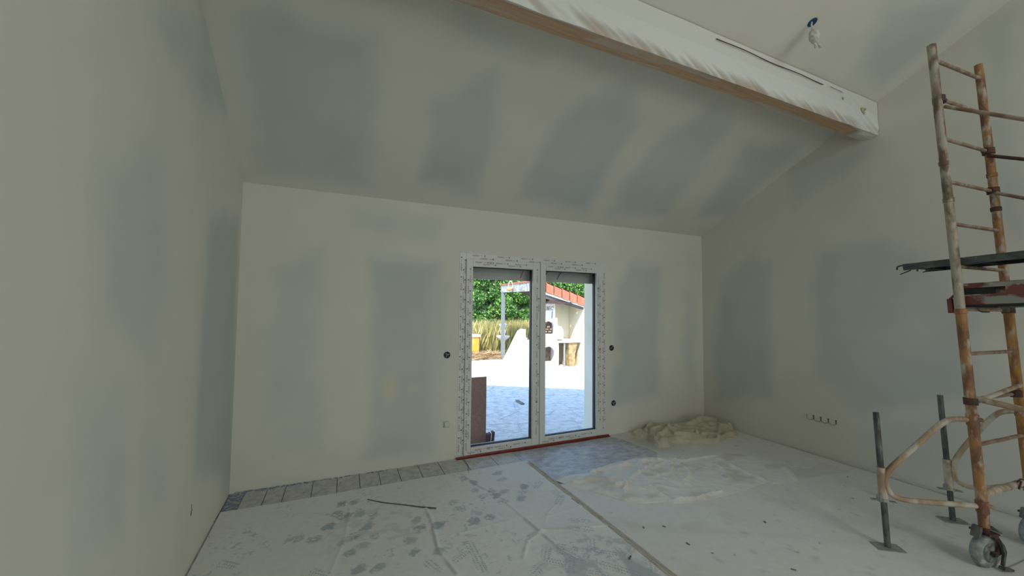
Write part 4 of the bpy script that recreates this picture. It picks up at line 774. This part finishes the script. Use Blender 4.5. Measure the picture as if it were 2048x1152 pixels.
# statue / small fountain behind the post
t = empty('stone_fountain', (6.30, 8.75, GZ), 'white stone garden fountain standing behind the steel post', 'fountain')
m = MB(); m.lathe((6.30,8.75,GZ), (0,0,1), [(0,.16),(.08,.16),(.12,.08),(.5,.07),(.55,.10)], 20); m.build('pedestal', M_bw, t, smooth=True)
m = MB(); m.lathe((6.30,8.75,.44), (0,0,1), [(0,.06),(.10,.20),(.16,.24),(.18,.24),(.19,.08)], 24); m.build('basin', M_bw, t, smooth=True)
m = MB(); m.lathe((6.30,8.75,.62), (0,0,1), [(0,.07),(.15,.10),(.28,.06),(.34,.12),(.40,.16),(.44,.05),(.52,.03)], 20); m.build('upper_bowl', M_bw, t, smooth=True)
t = empty('orange_cabinet', (5.2, 8.85, GZ), 'orange wooden cabinet with a white top at the left edge of the left pane', 'cabinet')
m = MB(); m.box((4.95,8.72,GZ),(5.40,9.0,.60)); m.build('body', mat('orange_wood', (.90,.38,.05), .7, color2=(.8,.3,.05), nscale=5), t); m = MB(); m.box((4.90,8.68,.60),(5.43,9.04,.68)); m.build('top', M_bw, t)
t = empty('plastic_tub', (6.28, 7.5, GZ), 'grey-blue plastic tub and black hose leaning behind the sloping white wing', 'tub')
m = MB(); m.lathe((6.32,7.5,.38), (.25,0,1), [(0,.09),(.30,.12),(.32,.13),(.34,.13)], 20); m.build('tub', mat('pale_blue_plastic', (.25,.33,.38), .5), t, smooth=True)
m = MB(); m.tube(smooth_path([(5.98,7.5,GZ+.02),(5.96,7.5,.15),(6.05,7.5,.35),(6.25,7.5,.45)]), .05, 10); m.lathe((6.36,7.5,.70), (.25,0,1), [(0,.13),(.04,.135)], 20); m.build('hose', M_black, t, smooth=True)
m = MB(); m.box((6.15,7.35,GZ),(6.5,7.65,.38)); m.build('stone_block', M_cream, t)
b = bmesh.new(); bmesh.ops.create_icosphere(b, subdivisions=4, radius=1)
for v in b.verts:
    p = v.co.copy(); n_ = abs(float(vnoise(np.array(p.x*3+p.z*2), np.array(p.y*3-p.z), 9))*2-1); v.co = Vector((p.x*.24, p.y*.16, max(p.z, -.2)*.20))*(1.1-.4*n_)+Vector((6.22, 7.75, .0))
me = bpy.data.meshes.new('plastic_bag'); b.to_mesh(me); b.free(); me.materials.append(M_bw); o = bpy.data.objects.new('plastic_bag', me); COL.objects.link(o); tag(recentre(o), 'crumpled white plastic bag at the foot of the steel post', 'bag'); o.location.z = GZ-.02
# things just outside the door
m = MB(); m.obox((2.40,.60,.325), (1,0,0), (0,1,.02), (0,0,1), .155, .010, .41); recentre(m.build('brown_board', mat('chipboard', (.36,.22,.17), .8, color2=(.29,.18,.14), nscale=40, bump=.2, bscale=90), label='tall brown board standing outside behind the left pane', cat='board'))
t = empty('wood_offcuts', (2.60,.58,GZ), 'short brown wood offcuts tied with a white strap beside the tall board', 'wood')
mo = mat('brown_offcut', (.13,.08,.07), .8, color2=(.10,.06,.055), nscale=20)
for i, (x, h, tl) in enumerate(((2.575,.115,.0),(2.605,.12,.02),(2.635,.135,.08))): m = MB(); m.obox((x+tl*.08,.58,GZ+h/2+.014), Vector((1,0,-tl)).normalized(), (0,1,0), Vector((tl,0,1)).normalized(), .013, .035, h/2); m.build('wood_piece', mo, t)
m = MB(); m.tube([(2.60,.542,GZ+.02),(2.608,.540,GZ+.08),(2.612,.542,GZ+.135),(2.618,.60,GZ+.138)], .005, 6); m.build('strap', M_bw, t)
m = MB(); m.obox((3.885,2.36,GZ+.012), Vector((-.09,-1,0)).normalized(), Vector((1,-.09,0)).normalized(), (0,0,1), .15, .030, .010); recentre(m.build('wood_scrap', mat('weathered_wood', (.20,.18,.15), .9, color2=(.12,.11,.10), nscale=30), label='small weathered plank lying alone on the shaded terrace paving', cat='wood'))
# vegetation
def leaves(m_, n, cfun, size, cols, seed):
    g = np.random.default_rng(seed); c = cfun(g, n); nr = g.normal(size=(n, 3)); nr /= np.linalg.norm(nr, axis=1)[:, None]; nr[:, 2] = np.abs(nr[:, 2])*.6+.2
    u = np.cross(nr, g.normal(size=(n, 3))); u /= np.linalg.norm(u, axis=1)[:, None]; v = np.cross(nr, u); v /= np.linalg.norm(v, axis=1)[:, None]
    s = size*(.6+.8*g.random(n))[:, None]; V = np.stack([c-u*s, c+v*s*.55+u*s*.1-nr*s*.12, c+u*s, c-v*s*.55+u*s*.1-nr*s*.12], 1).reshape(-1, 3)
    col = np.array(cols)[g.integers(0, len(cols), n)]*(.7+.6*g.random(n))[:, None]; return V, np.repeat(np.concatenate([col, np.ones((n, 1))], 1), 4, 0)
def foliage(name, parent, V, C):
    o0 = wloc(parent) if parent else Vector((0,0,0)); me = bpy.data.meshes.new(name); n = len(V)//4; me.vertices.add(n*4); me.vertices.foreach_set('co', (V-np.array(o0[:])).ravel())
    me.loops.add(n*4); me.loops.foreach_set('vertex_index', np.arange(n*4)); me.polygons.add(n); me.polygons.foreach_set('loop_start', np.arange(n)*4); me.update(calc_edges=True)
    at = me.color_attributes.new('Col', 'FLOAT_COLOR', 'POINT'); at.data.foreach_set('color', C.astype(np.float32).ravel()); me.materials.append(M_leaf)
    o = bpy.data.objects.new(name, me); COL.objects.link(o); o.parent = parent; o['kind'] = 'stuff'; return o
M_bark = mat('bark', (.12,.09,.06), .9, color2=(.08,.06,.04), nscale=20)
def bush(name, x, y, h, rx, ry, label, cat, cols, n, size, seed, z0=GZ-.02, trunk=.06, crown0=.15, group=None):
    t = empty(name, (x, y, z0), label, cat, group)
    def cf(g, n):
        k = 16; cc = np.stack([g.uniform(-rx*.8, rx*.8, k), g.uniform(-ry*.6, ry*.6, k), np.linspace(h*crown0+.14*h, h*.86, k)], 1); r = g.uniform(.38, .62, k)*min(rx, h*.5)
        i = g.integers(0, k, n); d = g.normal(size=(n, 3)); d /= np.linalg.norm(d, axis=1)[:, None]; rr = r[i]*(g.random(n)**.25); p = cc[i]+d*rr[:, None]; p[:, 2] = np.clip(p[:, 2], .05, h*1.05); return p+np.array((x, y, z0))
    V, C = leaves(None, n, cf, size, cols, seed); foliage('foliage', t, V, C)
    m = MB()
    for k in range(3): a = k*2.1+seed; m.tube([(x+.04*math.cos(a), y+.04*math.sin(a), z0), (x+.2*rx*math.cos(a), y+.2*ry*math.sin(a), z0+h*.4), (x+.55*rx*math.cos(a), y+.5*ry*math.sin(a), z0+h*.75)], [trunk, trunk*.7, trunk*.3], 8)
    m.build('trunk', M_bark, t, smooth=True)
G1 = [(.10,.26,.045),(.16,.38,.06),(.07,.18,.05),(.28,.48,.10),(.05,.13,.04)]; G2 = [(.30,.40,.08),(.50,.52,.16),(.20,.32,.08),(.62,.55,.22)]
for i, (x, y, h, rx, lb) in enumerate(((3.6,10.6,3.9,1.0,'leftmost dense green bush behind the orange cabinet'), (5.1,10.4,4.0,.95,'dense green bush rising behind the orange cabinet and dry grass'), (6.35,10.5,4.1,1.0,'dense green bush directly behind the steel post'), (7.7,10.6,4.0,1.0,'green bush behind the shelter fascia'), (9.2,10.8,4.0,1.1,'green bush hidden mostly behind the barbecue chimney'), (10.8,11.5,3.6,1.1,'rightmost green bush beyond the cream shelter wall'))):
    bush('garden_bush', x, y, h, rx, .7, lb, 'bush', G1, 22000, .058, 20+i, crown0=.0)
for i, (x, y, h, lb) in enumerate(((11.3,12.8,5.0,'yellow-green tree top above the terracotta verge tiles'), (13.4,13.2,5.3,'yellow-green tree at the right edge above the roof tiles'), (9.0,13.4,5.6,'tall yellow-green tree behind the shelter roof'))):
    bush('garden_tree', x, y, h, 1.1, .9, lb, 'tree', G2, 4200, .085, 50+i, crown0=.35)
for i, (x, y) in enumerate(((1.0,14.5),(4.5,14.2),(7.6,14.6),(10.6,15.6),(14,16.5),(17,15))):
    bush('far_tree', x, y, 6.0, 2.4, 1.5, 'dark green tree in the back row of the garden', 'tree', G1, 9000, .2, 70+i, crown0=.0, group='back row of garden trees')
def grass(name, x0, x1, y0, y1, n, hh, cols, label, cat, seed, lean=.16, flat=False):
    g = np.random.default_rng(seed); x = g.uniform(x0, x1, n); y = g.uniform(y0, y1, n); h = hh*(.5+g.random(n)*.8); a = g.uniform(0, 6.28, n); l = h*lean*g.normal(size=n)
    w_ = .003+.004*g.random(n); dx, dy = np.cos(a), np.sin(a); z = np.full(n, GZ-.03)
    if flat: z = z+g.random(n)*.20*np.exp(-((y-(y0+y1)/2)/(.5*(y1-y0)))**2*2); h = h*.25; l = hh*g.normal(size=n)*.6
    V = np.stack([np.stack([x-dy*w_, y+dx*w_, z], 1), np.stack([x+dy*w_, y-dx*w_, z], 1), np.stack([x+dy*w_*.6+dx*l*.45, y-dx*w_*.6+dy*l*.45, z+h*.6], 1), np.stack([x+dx*l, y+dy*l, z+h], 1)], 1).reshape(-1, 3)
    c = np.array(cols)[g.integers(0, len(cols), n)]*(.75+.5*g.random(n))[:, None]; C = np.repeat(np.concatenate([c, np.ones((n, 1))], 1), 4, 0)
    o = foliage(name, None, V, C); tag(o, label, cat); return recentre(o)
DG = [(.62,.50,.22),(.52,.46,.18),(.40,.42,.14),(.70,.58,.30),(.30,.36,.12)]
grass('dry_grass', 3.2, 9.0, 9.15, 10.3, 22000, 1.05, DG, 'tall dry yellow grass growing in front of the green bushes', 'grass', 5)
grass('straw_heap', 3.5, 6.1, 8.15, 8.66, 3200, .5, [(.55,.38,.20),(.66,.50,.28),(.40,.26,.13)], 'low heap of brown cut straw along the edge of the terrace', 'straw', 6, flat=True)
# tree standing in the yard out of view on the left: throws branch shadows on the terrace
bush('yard_tree', 1.6, 4.4, 3.6, .8, .6, 'leafy young tree standing in the yard left of the door view', 'tree', G1, 2500, .07, 91, crown0=.45)
